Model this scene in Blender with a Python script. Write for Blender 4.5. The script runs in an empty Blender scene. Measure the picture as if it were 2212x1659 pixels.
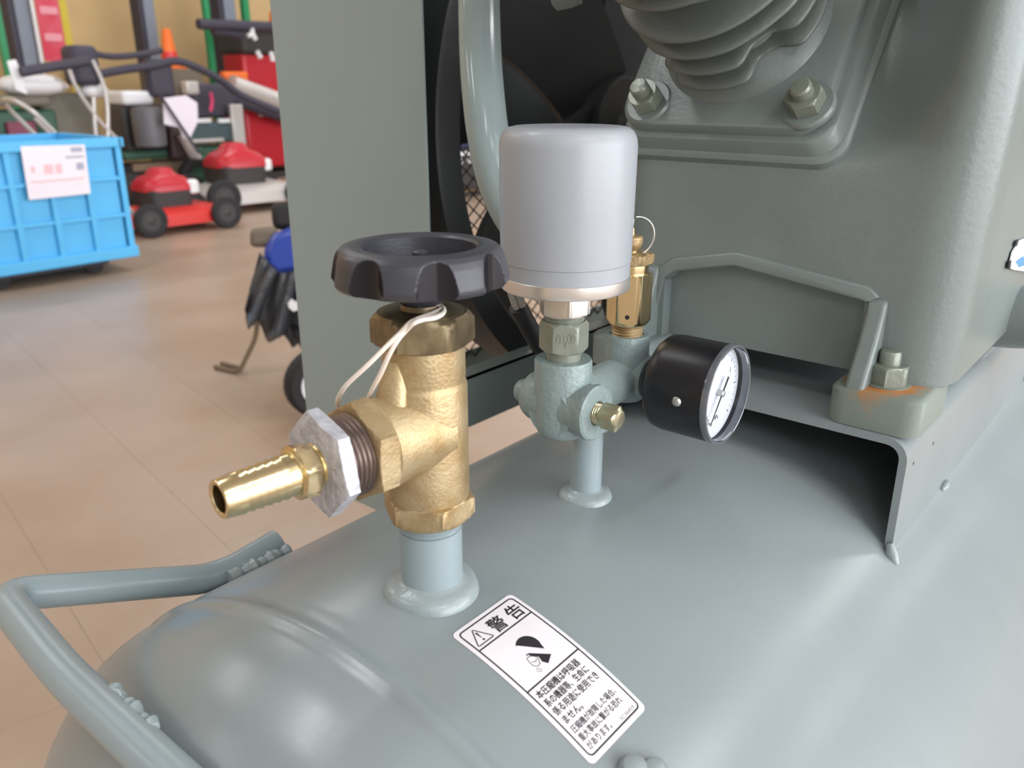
import bpy, bmesh, math, random
from mathutils import Vector, Matrix
random.seed(4)
S = bpy.context.scene
C = S.collection
V = Vector
PI = math.pi

# ------------------------------------------------------------------ camera
FPX = 1800.0
PITCH = math.radians(19.8)
YAW = math.radians(39.8)
CAM = V((-.217, -.228, .90))
_H = V((math.cos(YAW), math.sin(YAW), 0))
_R = V((math.sin(YAW), -math.cos(YAW), 0))
_Z = V((0, 0, 1))
_F = _H * math.cos(PITCH) - _Z * math.sin(PITCH)
_U = _H * math.sin(PITCH) + _Z * math.cos(PITCH)
cd = bpy.data.cameras.new('camera')
cam = bpy.data.objects.new('camera', cd)
C.objects.link(cam)
cd.sensor_width = 36
cd.lens = FPX / 2212 * 36
cd.clip_start = .01
cd.clip_end = 60
cd.dof.use_dof = True
cd.dof.focus_distance = .42
cd.dof.aperture_fstop = 13
cam.matrix_world = Matrix(((_R.x, _U.x, -_F.x, CAM.x), (_R.y, _U.y, -_F.y, CAM.y), (_R.z, _U.z, -_F.z, CAM.z), (0, 0, 0, 1)))
S.camera = cam

def ray(u, v):
    return _F + _R * ((u - 1106) / FPX) - _U * ((v - 829.5) / FPX)
def at(u, v, ax, val):
    d = ray(u, v)
    return CAM + d * ((val - CAM[ax]) / d[ax])
def onpl(u, v, p, n):
    d = ray(u, v)
    return CAM + d * ((p - CAM).dot(n) / d.dot(n))
def dep(u, v, D):
    return CAM + ray(u, v) * D

# ------------------------------------------------------------------ world, exposure
w = bpy.data.worlds.new('world')
S.world = w
w.use_nodes = True
w.node_tree.nodes['Background'].inputs[0].default_value = (.86, .92, 1, 1)
w.node_tree.nodes['Background'].inputs[1].default_value = .45
S.view_settings.view_transform = 'Standard'
S.view_settings.look = 'None'
S.view_settings.gamma = 1
S.view_settings.exposure = -0.28
DOOR_E = 8.0
LAMP_W = 66
S.cycles.adaptive_threshold = .06
S.cycles.max_bounces = 5
S.cycles.diffuse_bounces = 3
S.cycles.glossy_bounces = 3

# ------------------------------------------------------------------ materials
def lin(c):
    out = []
    for x in c[:3]:
        x /= 255
        out.append(x / 12.92 if x <= .04045 else ((x + .055) / 1.055) ** 2.4)
    return (*out, 1)
_mats = {}
def mat(name, col, rough=.5, metal=0, bump=0, bscale=200, var=0, vscale=20, col2=None, spec=.5, emit=0, coat=0, world=False):
    if name in _mats:
        return _mats[name]
    m = bpy.data.materials.new(name)
    m.use_nodes = True
    nt = m.node_tree
    b = nt.nodes['Principled BSDF']
    b.inputs['Base Color'].default_value = lin(col)
    b.inputs['Roughness'].default_value = rough
    b.inputs['Metallic'].default_value = metal
    b.inputs['Specular IOR Level'].default_value = spec
    b.inputs['Coat Weight'].default_value = coat
    if emit:
        b.inputs['Emission Color'].default_value = lin(col)
        b.inputs['Emission Strength'].default_value = emit
    tc = nt.nodes.new('ShaderNodeTexCoord')
    src = nt.nodes.new('ShaderNodeNewGeometry').outputs['Position'] if world else tc.outputs['Object']
    if bump:
        n = nt.nodes.new('ShaderNodeTexNoise')
        n.inputs['Scale'].default_value = bscale
        n.inputs['Detail'].default_value = 3
        nt.links.new(src, n.inputs['Vector'])
        bp = nt.nodes.new('ShaderNodeBump')
        bp.inputs['Strength'].default_value = bump
        bp.inputs['Distance'].default_value = .002
        nt.links.new(n.outputs['Fac'], bp.inputs['Height'])
        nt.links.new(bp.outputs['Normal'], b.inputs['Normal'])
    if var:
        n = nt.nodes.new('ShaderNodeTexNoise')
        n.inputs['Scale'].default_value = vscale
        n.inputs['Detail'].default_value = 5
        nt.links.new(src, n.inputs['Vector'])
        r = nt.nodes.new('ShaderNodeValToRGB')
        c1 = lin(col)
        c2 = lin(col2) if col2 else (*[x * (1 - var) for x in c1[:3]], 1)
        r.color_ramp.elements[0].color = c2
        r.color_ramp.elements[0].position = .38
        r.color_ramp.elements[1].color = c1
        r.color_ramp.elements[1].position = .6
        nt.links.new(n.outputs['Fac'], r.inputs['Fac'])
        nt.links.new(r.outputs['Color'], b.inputs['Base Color'])
    _mats[name] = m
    return m
TANK = mat('tank_paint', (141, 150, 152), .26, bump=.03, bscale=420, var=.07, vscale=9)
PIPE = mat('pipe_paint', (143, 157, 161), .28, bump=.03, bscale=400)
WELD = mat('weld_paint', (146, 157, 158), .24, bump=.2, bscale=220)
PUMP = mat('casting_paint', (126, 136, 134), .32, bump=.10, bscale=330, var=.08, vscale=16)
PUMPD = mat('cylinder_paint', (104, 110, 106), .40, bump=.12, bscale=300)
CASTM = mat('manifold_paint', (132, 147, 146), .3, bump=.35, bscale=330)
GUARD = mat('guard_paint', (152, 166, 165), .4, bump=.03, bscale=350)
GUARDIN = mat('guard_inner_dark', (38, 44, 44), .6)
BRC = mat('brass_cast', (190, 170, 134), .46, .7, bump=.16, bscale=700, var=.2, vscale=60, col2=(170, 144, 102))
BRM = mat('brass_machined', (226, 207, 164), .22, 1, bump=.02, bscale=300)
BRD = mat('brass_tarnished', (138, 124, 96), .4, .75, bump=.05, bscale=300, var=.3, vscale=70, col2=(108, 94, 74))
GALV = mat('zinc_rough', (206, 206, 214), .5, .45, bump=.5, bscale=420, var=.25, vscale=160)
THRD = mat('thread_dark', (120, 104, 96), .35, .8)
ALU = mat('aluminium', (222, 218, 214), .3, .75, bump=.04, bscale=300)
STEEL = mat('steel', (190, 190, 186), .28, .9)
COVER = mat('cover_grey', (158, 162, 168), .33, bump=.03, bscale=500)
BLKP = mat('black_plastic', (58, 58, 65), .36, bump=.05, bscale=700)
BLKG = mat('black_gauge', (27, 25, 31), .36)
BLK = mat('black_flat', (20, 20, 22), .6)
DIAL = mat('dial_white', (232, 234, 240), .5)
INK = mat('ink', (38, 36, 42), .6)
INKG = mat('ink_grey', (110, 108, 116), .6)
PAPER = mat('label_white', (240, 234, 238), .4)
CORD = mat('cord_white', (238, 226, 214), .8)
NUTP = mat('nut_paint', (134, 140, 128), .32, .2, bump=.12, bscale=300)
PLUG = mat('plug_yellow_zinc', (176, 170, 142), .28, .75)
WIRE = mat('wire_grey', (150, 146, 140), .5)
BLUES = mat('sticker_blue', (84, 150, 196), .4)
WHITES = mat('sticker_white', (236, 242, 246), .35)
TUBEP = mat('tube_paint', (144, 158, 158), .16)
DARK = mat('flywheel_black', (54, 55, 56), .5, bump=.1, bscale=120)
MESHB = mat('mesh_wire_black', (40, 42, 44), .5)

# ------------------------------------------------------------------ mesh helpers
def frame(axis, ref=None):
    a = V(axis).normalized()
    if ref is None:
        ref = V((0, 0, 1)) if abs(a.z) < .9 else V((1, 0, 0))
    e1 = (V(ref) - a * V(ref).dot(a)).normalized()
    return a, e1, a.cross(e1)
class M:
    def __init__(s):
        s.v = []
        s.f = []
    def rings(s, rr, closed_u=True, cap0=True, cap1=True):
        n = len(rr[0])
        b = len(s.v)
        for r in rr:
            s.v.extend(V(p) for p in r)
        k = n if closed_u else n - 1
        for i in range(len(rr) - 1):
            for j in range(k):
                a0 = b + i * n + j
                a1 = b + i * n + (j + 1) % n
                s.f.append((a0, a1, a1 + n, a0 + n))
        if cap0:
            s.f.append(tuple(range(b + n - 1, b - 1, -1)))
        if cap1:
            e = b + (len(rr) - 1) * n
            s.f.append(tuple(range(e, e + n)))
        return s
    def lathe(s, prof, org, axis=(0, 0, 1), n=48, ref=None, cap0=True, cap1=True):
        a, e1, e2 = frame(axis, ref)
        org = V(org)
        rr = []
        for r, t in prof:
            r = max(r, 1e-5)
            rr.append([org + a * t + (e1 * math.cos(q) + e2 * math.sin(q)) * r for q in [2 * PI * j / n for j in range(n)]])
        return s.rings(rr, True, cap0, cap1)
    def polar(s, levels, org, axis=(0, 0, 1), ref=None, n=96, cap0=True, cap1=True, q0=0):
        a, e1, e2 = frame(axis, ref)
        org = V(org)
        rr = []
        for t, fn in levels:
            rr.append([org + a * t + (e1 * math.cos(q) + e2 * math.sin(q)) * fn(q) for q in [q0 + 2 * PI * j / n for j in range(n)]])
        return s.rings(rr, True, cap0, cap1)
    def hexnut(s, org, axis, t0, t1, rc, phase=0, ref=None, ch=.0012, ch0=None, n=96, hole=None):
        rf = rc * math.cos(PI / 6)
        def hx(q):
            d = ((q - phase) % (PI / 3)) - PI / 6
            return rf / math.cos(d)
        def lim(r):
            return lambda q: min(hx(q), r)
        ch0 = ch if ch0 is None else ch0
        L = [(t0, lim(rf * .985)), (t0 + ch0 * .5, lim((rf + rc) / 2)), (t0 + ch0, hx), (t1 - ch, hx), (t1 - ch * .5, lim((rf + rc) / 2)), (t1, lim(rf * .985))]
        return s.polar(L, org, axis, ref, n, q0=phase)
    def box(s, lo, hi, rot=None, org=(0, 0, 0)):
        b = len(s.v)
        for z in (lo[2], hi[2]):
            for x, y in ((lo[0], lo[1]), (hi[0], lo[1]), (hi[0], hi[1]), (lo[0], hi[1])):
                p = V((x, y, z))
                if rot:
                    p = rot @ p
                s.v.append(p + V(org))
        for q in ((3, 2, 1, 0), (4, 5, 6, 7), (0, 1, 5, 4), (1, 2, 6, 5), (2, 3, 7, 6), (3, 0, 4, 7)):
            s.f.append(tuple(b + i for i in q))
        return s
    def prism(s, poly, org, ex, ey, d0, d1):
        ex = V(ex)
        ey = V(ey)
        ez = ex.cross(ey).normalized()
        org = V(org)
        r0 = [org + ex * x + ey * y + ez * d0 for x, y in poly]
        r1 = [org + ex * x + ey * y + ez * d1 for x, y in poly]
        return s.rings([r0, r1])
    def tube(s, pts, r, n=12, closed=False, ref=None):
        pts = [V(p) for p in pts]
        k = len(pts)
        rad = r if isinstance(r, (list, tuple)) else [r] * k
        tan = []
        for i in range(k):
            a = pts[(i - 1) % k] if closed or i > 0 else pts[i]
            b = pts[(i + 1) % k] if closed or i < k - 1 else pts[i]
            tan.append((b - a).normalized())
        _, e1, _ = frame(tan[0], ref)
        rr = []
        for i in range(k):
            t = tan[i]
            e1 = (e1 - t * e1.dot(t)).normalized()
            e2 = t.cross(e1)
            rr.append([pts[i] + (e1 * math.cos(q) + e2 * math.sin(q)) * rad[i] for q in [2 * PI * j / n for j in range(n)]])
        if closed:
            rr.append(rr[0])
            return s.rings(rr, True, False, False)
        return s.rings(rr)
def spline(pts, k=8):
    pts = [V(p) for p in pts]
    P = [pts[0] * 2 - pts[1]] + pts + [pts[-1] * 2 - pts[-2]]
    out = []
    for i in range(1, len(P) - 2):
        for j in range(k):
            t = j / k
            a, b, c, d = P[i - 1:i + 3]
            out.append(.5 * ((2 * b) + (c - a) * t + (2 * a - 5 * b + 4 * c - d) * t * t + (3 * b - a - 3 * c + d) * t ** 3))
    out.append(pts[-1])
    return out
def bend(pts, r, k=6):
    """polyline with rounded corners of radius-like length r"""
    pts = [V(p) for p in pts]
    out = [pts[0]]
    for i in range(1, len(pts) - 1):
        a, b, c = pts[i - 1:i + 2]
        d0 = min(r, (b - a).length * .49)
        d1 = min(r, (c - b).length * .49)
        p = b + (a - b).normalized() * d0
        q = b + (c - b).normalized() * d1
        for j in range(k + 1):
            t = j / k
            out.append(p * (1 - t) ** 2 + b * 2 * t * (1 - t) + q * t * t)
    out.append(pts[-1])
    return out
def rrect(x0, y0, x1, y1, r, k=6):
    P = []
    for cx, cy, a in ((x1 - r, y1 - r, 0), (x0 + r, y1 - r, 90), (x0 + r, y0 + r, 180), (x1 - r, y0 + r, 270)):
        for j in range(k + 1):
            q = math.radians(a + 90 * j / k)
            P.append((cx + r * math.cos(q), cy + r * math.sin(q)))
    return P
ORG = {}
def thing(name, label, cat, loc=(0, 0, 0), group=None):
    o = bpy.data.objects.new(name, None)
    C.objects.link(o)
    o.empty_display_size = .05
    o.location = loc
    o['label'] = label
    o['category'] = cat
    if group:
        o['group'] = group
    ORG[o] = V(loc)
    return o
def obj(name, m, material, parent=None, smooth=35, bevel=0, loc=None, seg=2, weld=True):
    me = bpy.data.meshes.new(name)
    o0 = ORG[parent] if parent else (V(loc) if loc else V((0, 0, 0)))
    me.from_pydata([p - o0 for p in m.v], [], m.f)
    bm = bmesh.new()
    bm.from_mesh(me)
    if weld:
        bmesh.ops.remove_doubles(bm, verts=bm.verts, dist=1e-6)
        bmesh.ops.recalc_face_normals(bm, faces=bm.faces)
    bm.to_mesh(me)
    bm.free()
    me.materials.append(material)
    if smooth:
        for p in me.polygons:
            p.use_smooth = True
        me.set_sharp_from_angle(angle=math.radians(smooth))
    o = bpy.data.objects.new(name, me)
    C.objects.link(o)
    if parent:
        o.parent = parent
    else:
        o.location = o0
    ORG[o] = o0
    if bevel:
        b = o.modifiers.new('bevel', 'BEVEL')
        b.width = bevel
        b.segments = seg
        b.limit_method = 'ANGLE'
        b.angle_limit = math.radians(35)
    return o
def one(name, m, material, label, cat, loc=(0, 0, 0), group=None, **k):
    o = obj(name, m, material, None, loc=loc, **k)
    o['label'] = label
    o['category'] = cat
    if group:
        o['group'] = group
    return o
def struct(name, m, material, **k):
    o = obj(name, m, material, None, **k)
    o['kind'] = 'structure'
    return o
def boolean(o, cutter_mesh_builder, op='DIFFERENCE'):
    c = obj('cutter', cutter_mesh_builder, BLK, None, smooth=0)
    c.location = c.location - ORG[o] if o.parent is None else c.location
    md = o.modifiers.new('b', 'BOOLEAN')
    md.object = c
    md.operation = op
    md.solver = 'EXACT'
    bpy.context.view_layer.update()
    dg = bpy.context.evaluated_depsgraph_get()
    me = bpy.data.meshes.new_from_object(o.evaluated_get(dg))
    o.modifiers.remove(md)
    old = o.data
    o.data = me
    bpy.data.meshes.remove(old)
    cm = c.data
    bpy.data.objects.remove(c)
    bpy.data.meshes.remove(cm)
    for p in me.polygons:
        p.use_smooth = True
    me.set_sharp_from_angle(angle=math.radians(35))
def text_mesh(body, size, bold=0, align='LEFT'):
    cu = bpy.data.curves.new('t', 'FONT')
    cu.body = body
    cu.size = size
    cu.align_x = align
    cu.offset = bold
    cu.resolution_u = 3
    o = bpy.data.objects.new('t', cu)
    C.objects.link(o)
    bpy.context.view_layer.update()
    me = bpy.data.meshes.new_from_object(o.evaluated_get(bpy.context.evaluated_depsgraph_get()))
    vs = [(p.co.x, p.co.y) for p in me.vertices]
    fs = [tuple(p.vertices) for p in me.polygons]
    bpy.data.objects.remove(o)
    bpy.data.curves.remove(cu)
    bpy.data.meshes.remove(me)
    return vs, fs

# ------------------------------------------------------------------ room shell
X0, X1, Y0, Y1, ZH = -9.0, 18.0, -9.0, 8.6, 5.0
FLOOR = mat('floor_vinyl', (177, 155, 137), .36, bump=.02, bscale=14, var=.1, vscale=2.2, col2=(168, 144, 123), world=True)
WALLB = mat('wall_board_tan', (206, 174, 124), .6, var=.1, vscale=1.5)
WALLP = mat('wall_pale', (205, 205, 200), .7)
CEIL = mat('ceiling_pale', (190, 192, 192), .8)
m = M().box((X0, Y0, -.1), (X1, Y1, -.002))
flr = struct('floor', m, mat('floor_seam', (158, 138, 121), .6), smooth=0)
TA = math.radians(-9.5)
tx, ty = V((math.cos(TA), math.sin(TA), 0)), V((-math.sin(TA), math.cos(TA), 0))
TP, TO = .305, V((.27, 1.2816, 0))
tiles = []
for i in range(-34, 62):
    for j in range(-36, 36):
        c = TO + tx * (TP * (i + .5)) + ty * (TP * (j + .42))
        if not (X0 + .2 < c.x < X1 - .2 and Y0 + .2 < c.y < Y1 - .2):
            continue
        q = c - CAM
        D_ = q.dot(_F)
        vis = D_ > .2 and -150 < 1106 + FPX * q.dot(_R) / D_ < 1500 and -100 < 829.5 - FPX * q.dot(_U) / D_ < 1900
        tiles.append((0 if vis else 1, q.length, c))
tiles.sort(key=lambda t: (t[0], t[1]))
hw_ = TP / 2 - .0003
Rt = Matrix.Rotation(TA, 3, 'Z')
def tile_into(m, c):
    return m.box((-hw_, -hw_, -.002), (hw_, hw_, 0), Rt, c)
t0 = None
for k, (_, _, c) in enumerate(tiles[:280]):
    if t0 is None:
        t0 = obj('tile', tile_into(M(), V((0, 0, 0))), FLOOR, flr, smooth=0)
        t0.location = c
    else:
        o = t0.copy()
        C.objects.link(o)
        o.parent = flr
        o.location = c
m = M()
for _, _, c in tiles[280:]:
    tile_into(m, c)
rest = obj('tile_field', m, FLOOR, flr, smooth=0)
rest['kind'] = 'stuff'
struct('ceiling', M().box((X0, Y0, ZH), (X1, Y1, ZH + .1)), CEIL, smooth=0)
struct('wall_back', M().box((X0, Y1, 0), (X1, Y1 + .15, ZH)), WALLB, smooth=0)
struct('wall_left', M().box((X0 - .15, Y0, 0), (X0, Y1, ZH)), WALLP, smooth=0)
# front wall (-Y) with a wide open shutter doorway
struct('wall_right', M().box((X1, Y0, 0), (X1 + .15, Y1, ZH)), WALLP, smooth=0)
wf = M()
DX0, DX1, DZ = -5.0, 9.0, 4.5
wf.box((X0, Y0 - .15, 0), (DX0, Y0, ZH)).box((DX1, Y0 - .15, 0), (X1, Y0, ZH)).box((DX0, Y0 - .15, DZ), (DX1, Y0, ZH))
struct('wall_front', wf, WALLP, smooth=0)
dl = bpy.data.lights.new('doorway_daylight', 'AREA')
dl.shape = 'RECTANGLE'
dl.size = DX1 - DX0
dl.size_y = DZ
dl.energy = DOOR_E * (DX1 - DX0) * DZ * PI
dl.color = (.93, .96, 1)
do = bpy.data.objects.new('doorway_daylight', dl)
C.objects.link(do)
do.location = ((DX0 + DX1) / 2, Y0 - .05, DZ / 2)
do.rotation_euler = (PI / 2, 0, 0)
# ceiling lamps
TUBEE = mat('lamp_tube_white', (250, 250, 255), .4, emit=9)
TUBEE.cycles.emission_sampling = 'NONE'
LAMPB = mat('lamp_body_white', (225, 225, 225), .5)
lamp_pos = [(x, y) for y in (-6.6, -3.4, 2.6, 6.6) for x in (-5.6, -.9, 3.8, 8.5, 13.2)]
for i, (x, y) in enumerate(lamp_pos):
    t = thing('ceiling_lamp', 'twin tube fluorescent ceiling lamp in white housing', 'lamp', (x, y, ZH - .02), 'ceiling lamps')
    obj('lamp_housing', M().prism([(-.11, .02), (.11, .02), (.05, -.05), (-.05, -.05)], (x - 1.25, y, ZH - .02), (0, 1, 0), (0, 0, 1), 0, 2.5), LAMPB, t, smooth=0)
    for s in (-.08, .08):
        obj('lamp_tube', M().tube([(x - 1.2, y + s, ZH - .09), (x + 1.2, y + s, ZH - .09)], .018, 10), TUBEE, t)
    ld = bpy.data.lights.new('lamp_light', 'AREA')
    ld.shape = 'RECTANGLE'
    ld.size = 2.4
    ld.size_y = .24
    ld.energy = LAMP_W
    ld.color = (.97, .985, 1)
    lo = bpy.data.objects.new('lamp_light', ld)
    C.objects.link(lo)
    lo.parent = t
    lo.location = (0, 0, -.10)

# ------------------------------------------------------------------ air tank
TR, TZ = .24, .45
AX, AY = .004, .002          # stop valve axis
tank = thing('air_tank', 'grey-green painted horizontal air tank with domed end and welded fittings', 'tank', (.4, 0, 0))
TL = .98
prof = []
a_el = .117
for i in range(25):
    q = PI / 2 * (1 - i / 24)
    prof.append((.238 * math.cos(q), -.057 - a_el * math.sin(q)))
prof += [(.2383, -.054), (.2392, -.0525), (.2404, -.0505), (.2406, -.048), (.2396, -.0455), (.2388, -.043), (.2388, -.039), (.2396, -.036), (.24, -.032), (.24, .1), (.24, .4), (.24, TL - .03)]
for i in range(25):
    q = PI / 2 * i / 24
    prof.append((.238 * math.cos(q), TL + a_el * math.sin(q)))
obj('shell', M().lathe(prof, (0, 0, TZ), (1, 0, 0), 160), TANK, tank, smooth=30)
def bead(name, x, y, r_in, r_out, h):
    w_ = r_out - r_in
    P = [(r_in * .8, h), (r_in, h), (r_in + w_ * .06, h * .92), (r_in + w_ * .2, h * .84), (r_in + w_ * .42, h * .76), (r_in + w_ * .66, h * .66), (r_in + w_ * .86, h * .46), (r_in + w_ * .97, h * .18), (r_out + .0002, -.0015), (r_out * .96, -.006)]
    m = M()
    n = 64
    rr = []
    for r, t in P:
        rr.append([])
        for j in range(n):
            q = 2 * PI * j / n
            k = 1 + (.030 * math.sin(3 * q + 1) + .014 * math.sin(5 * q + .4)) * (1 if r > r_in * 1.1 else 0)
            px, py = x + r * k * math.cos(q), y + r * k * math.sin(q)
            rr[-1].append((px, py, TZ + math.sqrt(TR ** 2 - py ** 2) + t))
    m.rings(rr)
    return obj(name, m, WELD, tank, smooth=70)
# nipples
n1 = M().lathe([(.0136, -.02), (.0136, .0310), (.0130, .0313)] + [p for i in range(5) for p in ((.0129, .0313 + .0014 * i), (.0136, .0313 + .0014 * i + .0007))] + [(.0129, .039), (.0129, .044)], (AX, AY, .69), n=56)
obj('nipple_pipe', n1, PIPE, tank)
bead('weld_bead', AX, AY, .0136, .0212, .0068)
PX, PY = .1204, .001
obj('nipple_pipe', M().lathe([(.0083, -.01), (.0083, .040), (.0078, .046)], (PX, PY, .69), n=40), PIPE, tank)
bead('weld_bead', PX, PY, .0083, .0145, .0050)
# handle: round bar welded on both flanks, crossing in front of the dome
W1 = at(600, 1172, 1, .165)
W2 = at(472, 1249, 1, .165)
K1 = at(12, 1263, 1, .182)
K1.z = .668
XB = -.1165
K1 += V((-.003, 0, 0))
hp = [W1, W2, K1, V((XB, .1, .668)), V((XB, -.1, .668)), V((K1.x, -K1.y, K1.z)), V((W2.x, -W2.y, W2.z)), V((W1.x, -W1.y, W1.z))]
obj('handle', M().tube(bend(hp, .017, 8), .0084, 24), PIPE, tank)
for sgn in (1, -1):
    bm_ = M()
    n = 26
    pts = []
    rads = []
    for i in range(n):
        t = i / (n - 1)
        p = W2.lerp(W1, .02 + .98 * t)
        y = p.y - .0065
        z = TZ + math.sqrt(TR ** 2 - (y - .006) ** 2) + .0005
        pts.append((p.x, sgn * (y - .004), z + .0012))
        rads.append(.0040 + .0008 * math.sin(i * .8) + .0005 * math.sin(i * 1.9 + 1))
    obj('weld_bead', bm_.tube(pts, rads, 12), WELD, tank)
wb = M()
pts, rads = [], []
for i in range(18):
    y = .070 - .035 * i / 17
    pts.append((XB + .0062 + .0006 * math.sin(i * 2.2), y, .6725 + .0005 * math.sin(i * 3)))
    rads.append(.0022 + .0006 * math.sin(i * .9) + .0004 * math.sin(i * 2.1))
obj('weld_bead', wb.tube(pts, rads, 10), WELD, tank)
# small cast lug at the near flank (its top enters the frame below the sticker)
lg = M()
for du, dv in ((1364, 1668), (1410, 1674)):
    d = ray(du, dv)
    o_ = CAM - V((0, 0, TZ))
    A_ = d.y ** 2 + d.z ** 2
    B_ = 2 * (o_.y * d.y + o_.z * d.z)
    C_ = o_.y ** 2 + o_.z ** 2 - TR ** 2
    tt = (-B_ - math.sqrt(B_ * B_ - 4 * A_ * C_)) / 2 / A_
    p = CAM + d * tt
    nn = V((0, p.y, p.z - TZ)).normalized()
    lg.lathe([(.0056, -.004), (.0056, .0025), (.0050, .0042), (.0034, .005), (.0005, .0052)], p, nn, 24)
obj('lug', lg, TANK, tank)
# feet
for x in (.06, .86):
    for s in (-1, 1):
        obj('leg', M().box((x - .02, s * .17 - .004, 0), (x + .02, s * .17 + .004, .30)).box((x - .03, s * .17 - .03, 0), (x + .03, s * .17 + .03, .006)), TANK, tank, smooth=0)
# mounting channel on the tank top (inverted U) with rounded shoulders
CX0, CX1 = .234, 1.0
CYN, CYF = -.130, .082
CZ = .7192
ch = M()
t_ = .0042
def chan(x):
    out = []
    zb = TZ + math.sqrt(TR ** 2 - CYN ** 2) - .004
    zf = TZ + math.sqrt(TR ** 2 - CYF ** 2) - .004
    r = .012
    outer = [(CYN, zb)]
    for j in range(7):
        q = PI - PI / 2 * j / 6
        outer.append((CYN + r + r * math.cos(q), CZ - r + r * math.sin(q)))
    for j in range(7):
        q = PI / 2 - PI / 2 * j / 6
        outer.append((CYF - r + r * math.cos(q), CZ - r + r * math.sin(q)))
    outer.append((CYF, zf))
    ri = r - t_
    inner = [(CYF - t_, zf)]
    for j in range(7):
        q = PI / 2 * j / 6
        inner.append((CYF - r + ri * math.cos(q), CZ - r + ri * math.sin(q)))
    for j in range(7):
        q = PI / 2 + PI / 2 * j / 6
        inner.append((CYN + r + ri * math.cos(q), CZ - r + ri * math.sin(q)))
    inner.append((CYN + t_, zb))
    return [(x, y, z) for y, z in outer + inner]
ch.rings([chan(CX0), chan(CX1)])
obj('mounting_channel', ch, TANK, tank)
zt = TZ + math.sqrt(TR ** 2 - CYN ** 2)
obj('weld_bead', M().tube([(CX0 - .001, CYN + .001, zt + .006), (CX0 - .003, CYN - .001, zt + .001), (CX0 - .004, CYN - .004, zt - .004)], [.002, .0036, .0025], 12), WELD, tank)
for x_ in (.345, .62, .90):
    obj('weld_bead', M().tube([(x_ - .008, CYN - .001, zt - .001), (x_ - .003, CYN - .0015, zt), (x_ + .003, CYN - .0015, zt), (x_ + .008, CYN - .001, zt - .001)], [.0012, .0026, .0024, .001], 12), WELD, tank)
for u_, v_ in ((1973, 1001), (2016, 958)):
    pq = at(u_, v_, 1, CYN)
    obj('paint_chip', M().lathe([(.0011, -.0004), (.0011, .00012), (.0002, .00014)], pq, (0, -1, 0), 12), INK, tank)

# ------------------------------------------------------------------ warning sticker
SX0, SY0 = -.0143, .0265
def lab(x, y, h):
    """label mm -> world; x to the right, y downwards (mm)"""
    s = SY0 + y / 1000 + .010 * (.0195 - x / 1000)
    X = SX0 + x / 1000 - .040 * y / 1000
    q = s / TR
    return V((X, -(TR + h) * math.sin(q), TZ + (TR + h) * math.cos(q)))
st = thing('warning_sticker', 'white warning sticker with black Japanese text on the tank', 'sticker', lab(19, 37, 0))
LW, LH = 38.2, 75.5
def sheet(poly_rows, h0, h1):
    m = M()
    m.rings([[lab(x, y, h1) for x, y in row] for row in poly_rows], False, False, False)
    m.rings([[lab(x, y, h0) for x, y in row] for row in poly_rows], False, False, False)
    return m
rows = []
NR = 40
yl_ = [0, .06, .22, .5, .9, 1.4, 2.0] + [LH * i / NR for i in range(2, NR - 1)] + [LH - q for q in (2.0, 1.4, .9, .5, .22, .06, 0)]
for y in yl_:
    c = 2.6
    ins = 0
    if y < c:
        ins = c - math.sqrt(max(0, c * c - (c - y) ** 2))
    if y > LH - c:
        ins = c - math.sqrt(max(0, c * c - (c - (LH - y)) ** 2))
    rows.append([(ins + (LW - 2 * ins) * j / 8, y) for j in range(9)])
obj('backing', sheet(rows, .00006, .00022), PAPER, st, smooth=0)
def strip(path, wd, h=.0003, closed=False):
    m = M()
    pl = []
    k = len(path)
    for i in range(k):
        a = path[(i - 1) % k] if closed or i else path[i]
        b = path[(i + 1) % k] if closed or i < k - 1 else path[i]
        dx, dy = b[0] - a[0], b[1] - a[1]
        L = math.hypot(dx, dy) or 1
        nx, ny = -dy / L * wd / 2, dx / L * wd / 2
        pl.append([lab(path[i][0] + nx, path[i][1] + ny, h), lab(path[i][0] - nx, path[i][1] - ny, h)])
    if closed:
        pl.append(pl[0])
    m.rings(pl, False, False, False)
    return m
def dens(a, b, n=14):
    return [(a[0] + (b[0] - a[0]) * i / n, a[1] + (b[1] - a[1]) * i / n) for i in range(n + 1)]
fr = rrect(2.3, 2.1, LW - 2.0, LH - 2.4, 2.0, 5)
fd = []
for i in range(len(fr)):
    a, b = fr[i], fr[(i + 1) % len(fr)]
    n = max(1, int(math.hypot(b[0] - a[0], b[1] - a[1]) / 3))
    fd += dens(a, b, n)[:-1]
obj('printed_border', strip(fd, .68, closed=True), INK, st, smooth=0, weld=False)
for y in (14.1, 40.3):
    obj('printed_line', strip(dens((2.3, y), (LW - 2.0, y)), .68), INK, st, smooth=0, weld=False)
tri = [(8.6, 3.9), (13.4, 12.4), (3.8, 12.4)]
tp = []
for i in range(3):
    a, b, c = V(tri[i - 1]), V(tri[i]), V(tri[(i + 1) % 3])
    tp += [tuple(b + (a - b).normalized() * .9), tuple(b + ((a - b).normalized() + (c - b).normalized()) * .2), tuple(b + (c - b).normalized() * .9)]
obj('printed_triangle', strip(tp, .5, closed=True), INK, st, smooth=0, weld=False)
def flat(polys, h=.0003):
    m = M()
    for P in polys:
        b = len(m.v)
        m.v.extend(lab(x, y, h) for x, y in P)
        m.f.append(tuple(range(b, b + len(P))))
    return m
def circ(cx, cy, r, n=16):
    return [(cx + r * math.cos(2 * PI * i / n), cy + r * math.sin(2 * PI * i / n)) for i in range(n)]
obj('printed_mark', flat([[(8.1, 6.4), (8.6, 6.1), (9.1, 6.4), (8.75, 9.6), (8.45, 9.6)], circ(8.6, 10.9, .55)]), INK, st, smooth=0, weld=False)
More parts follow.
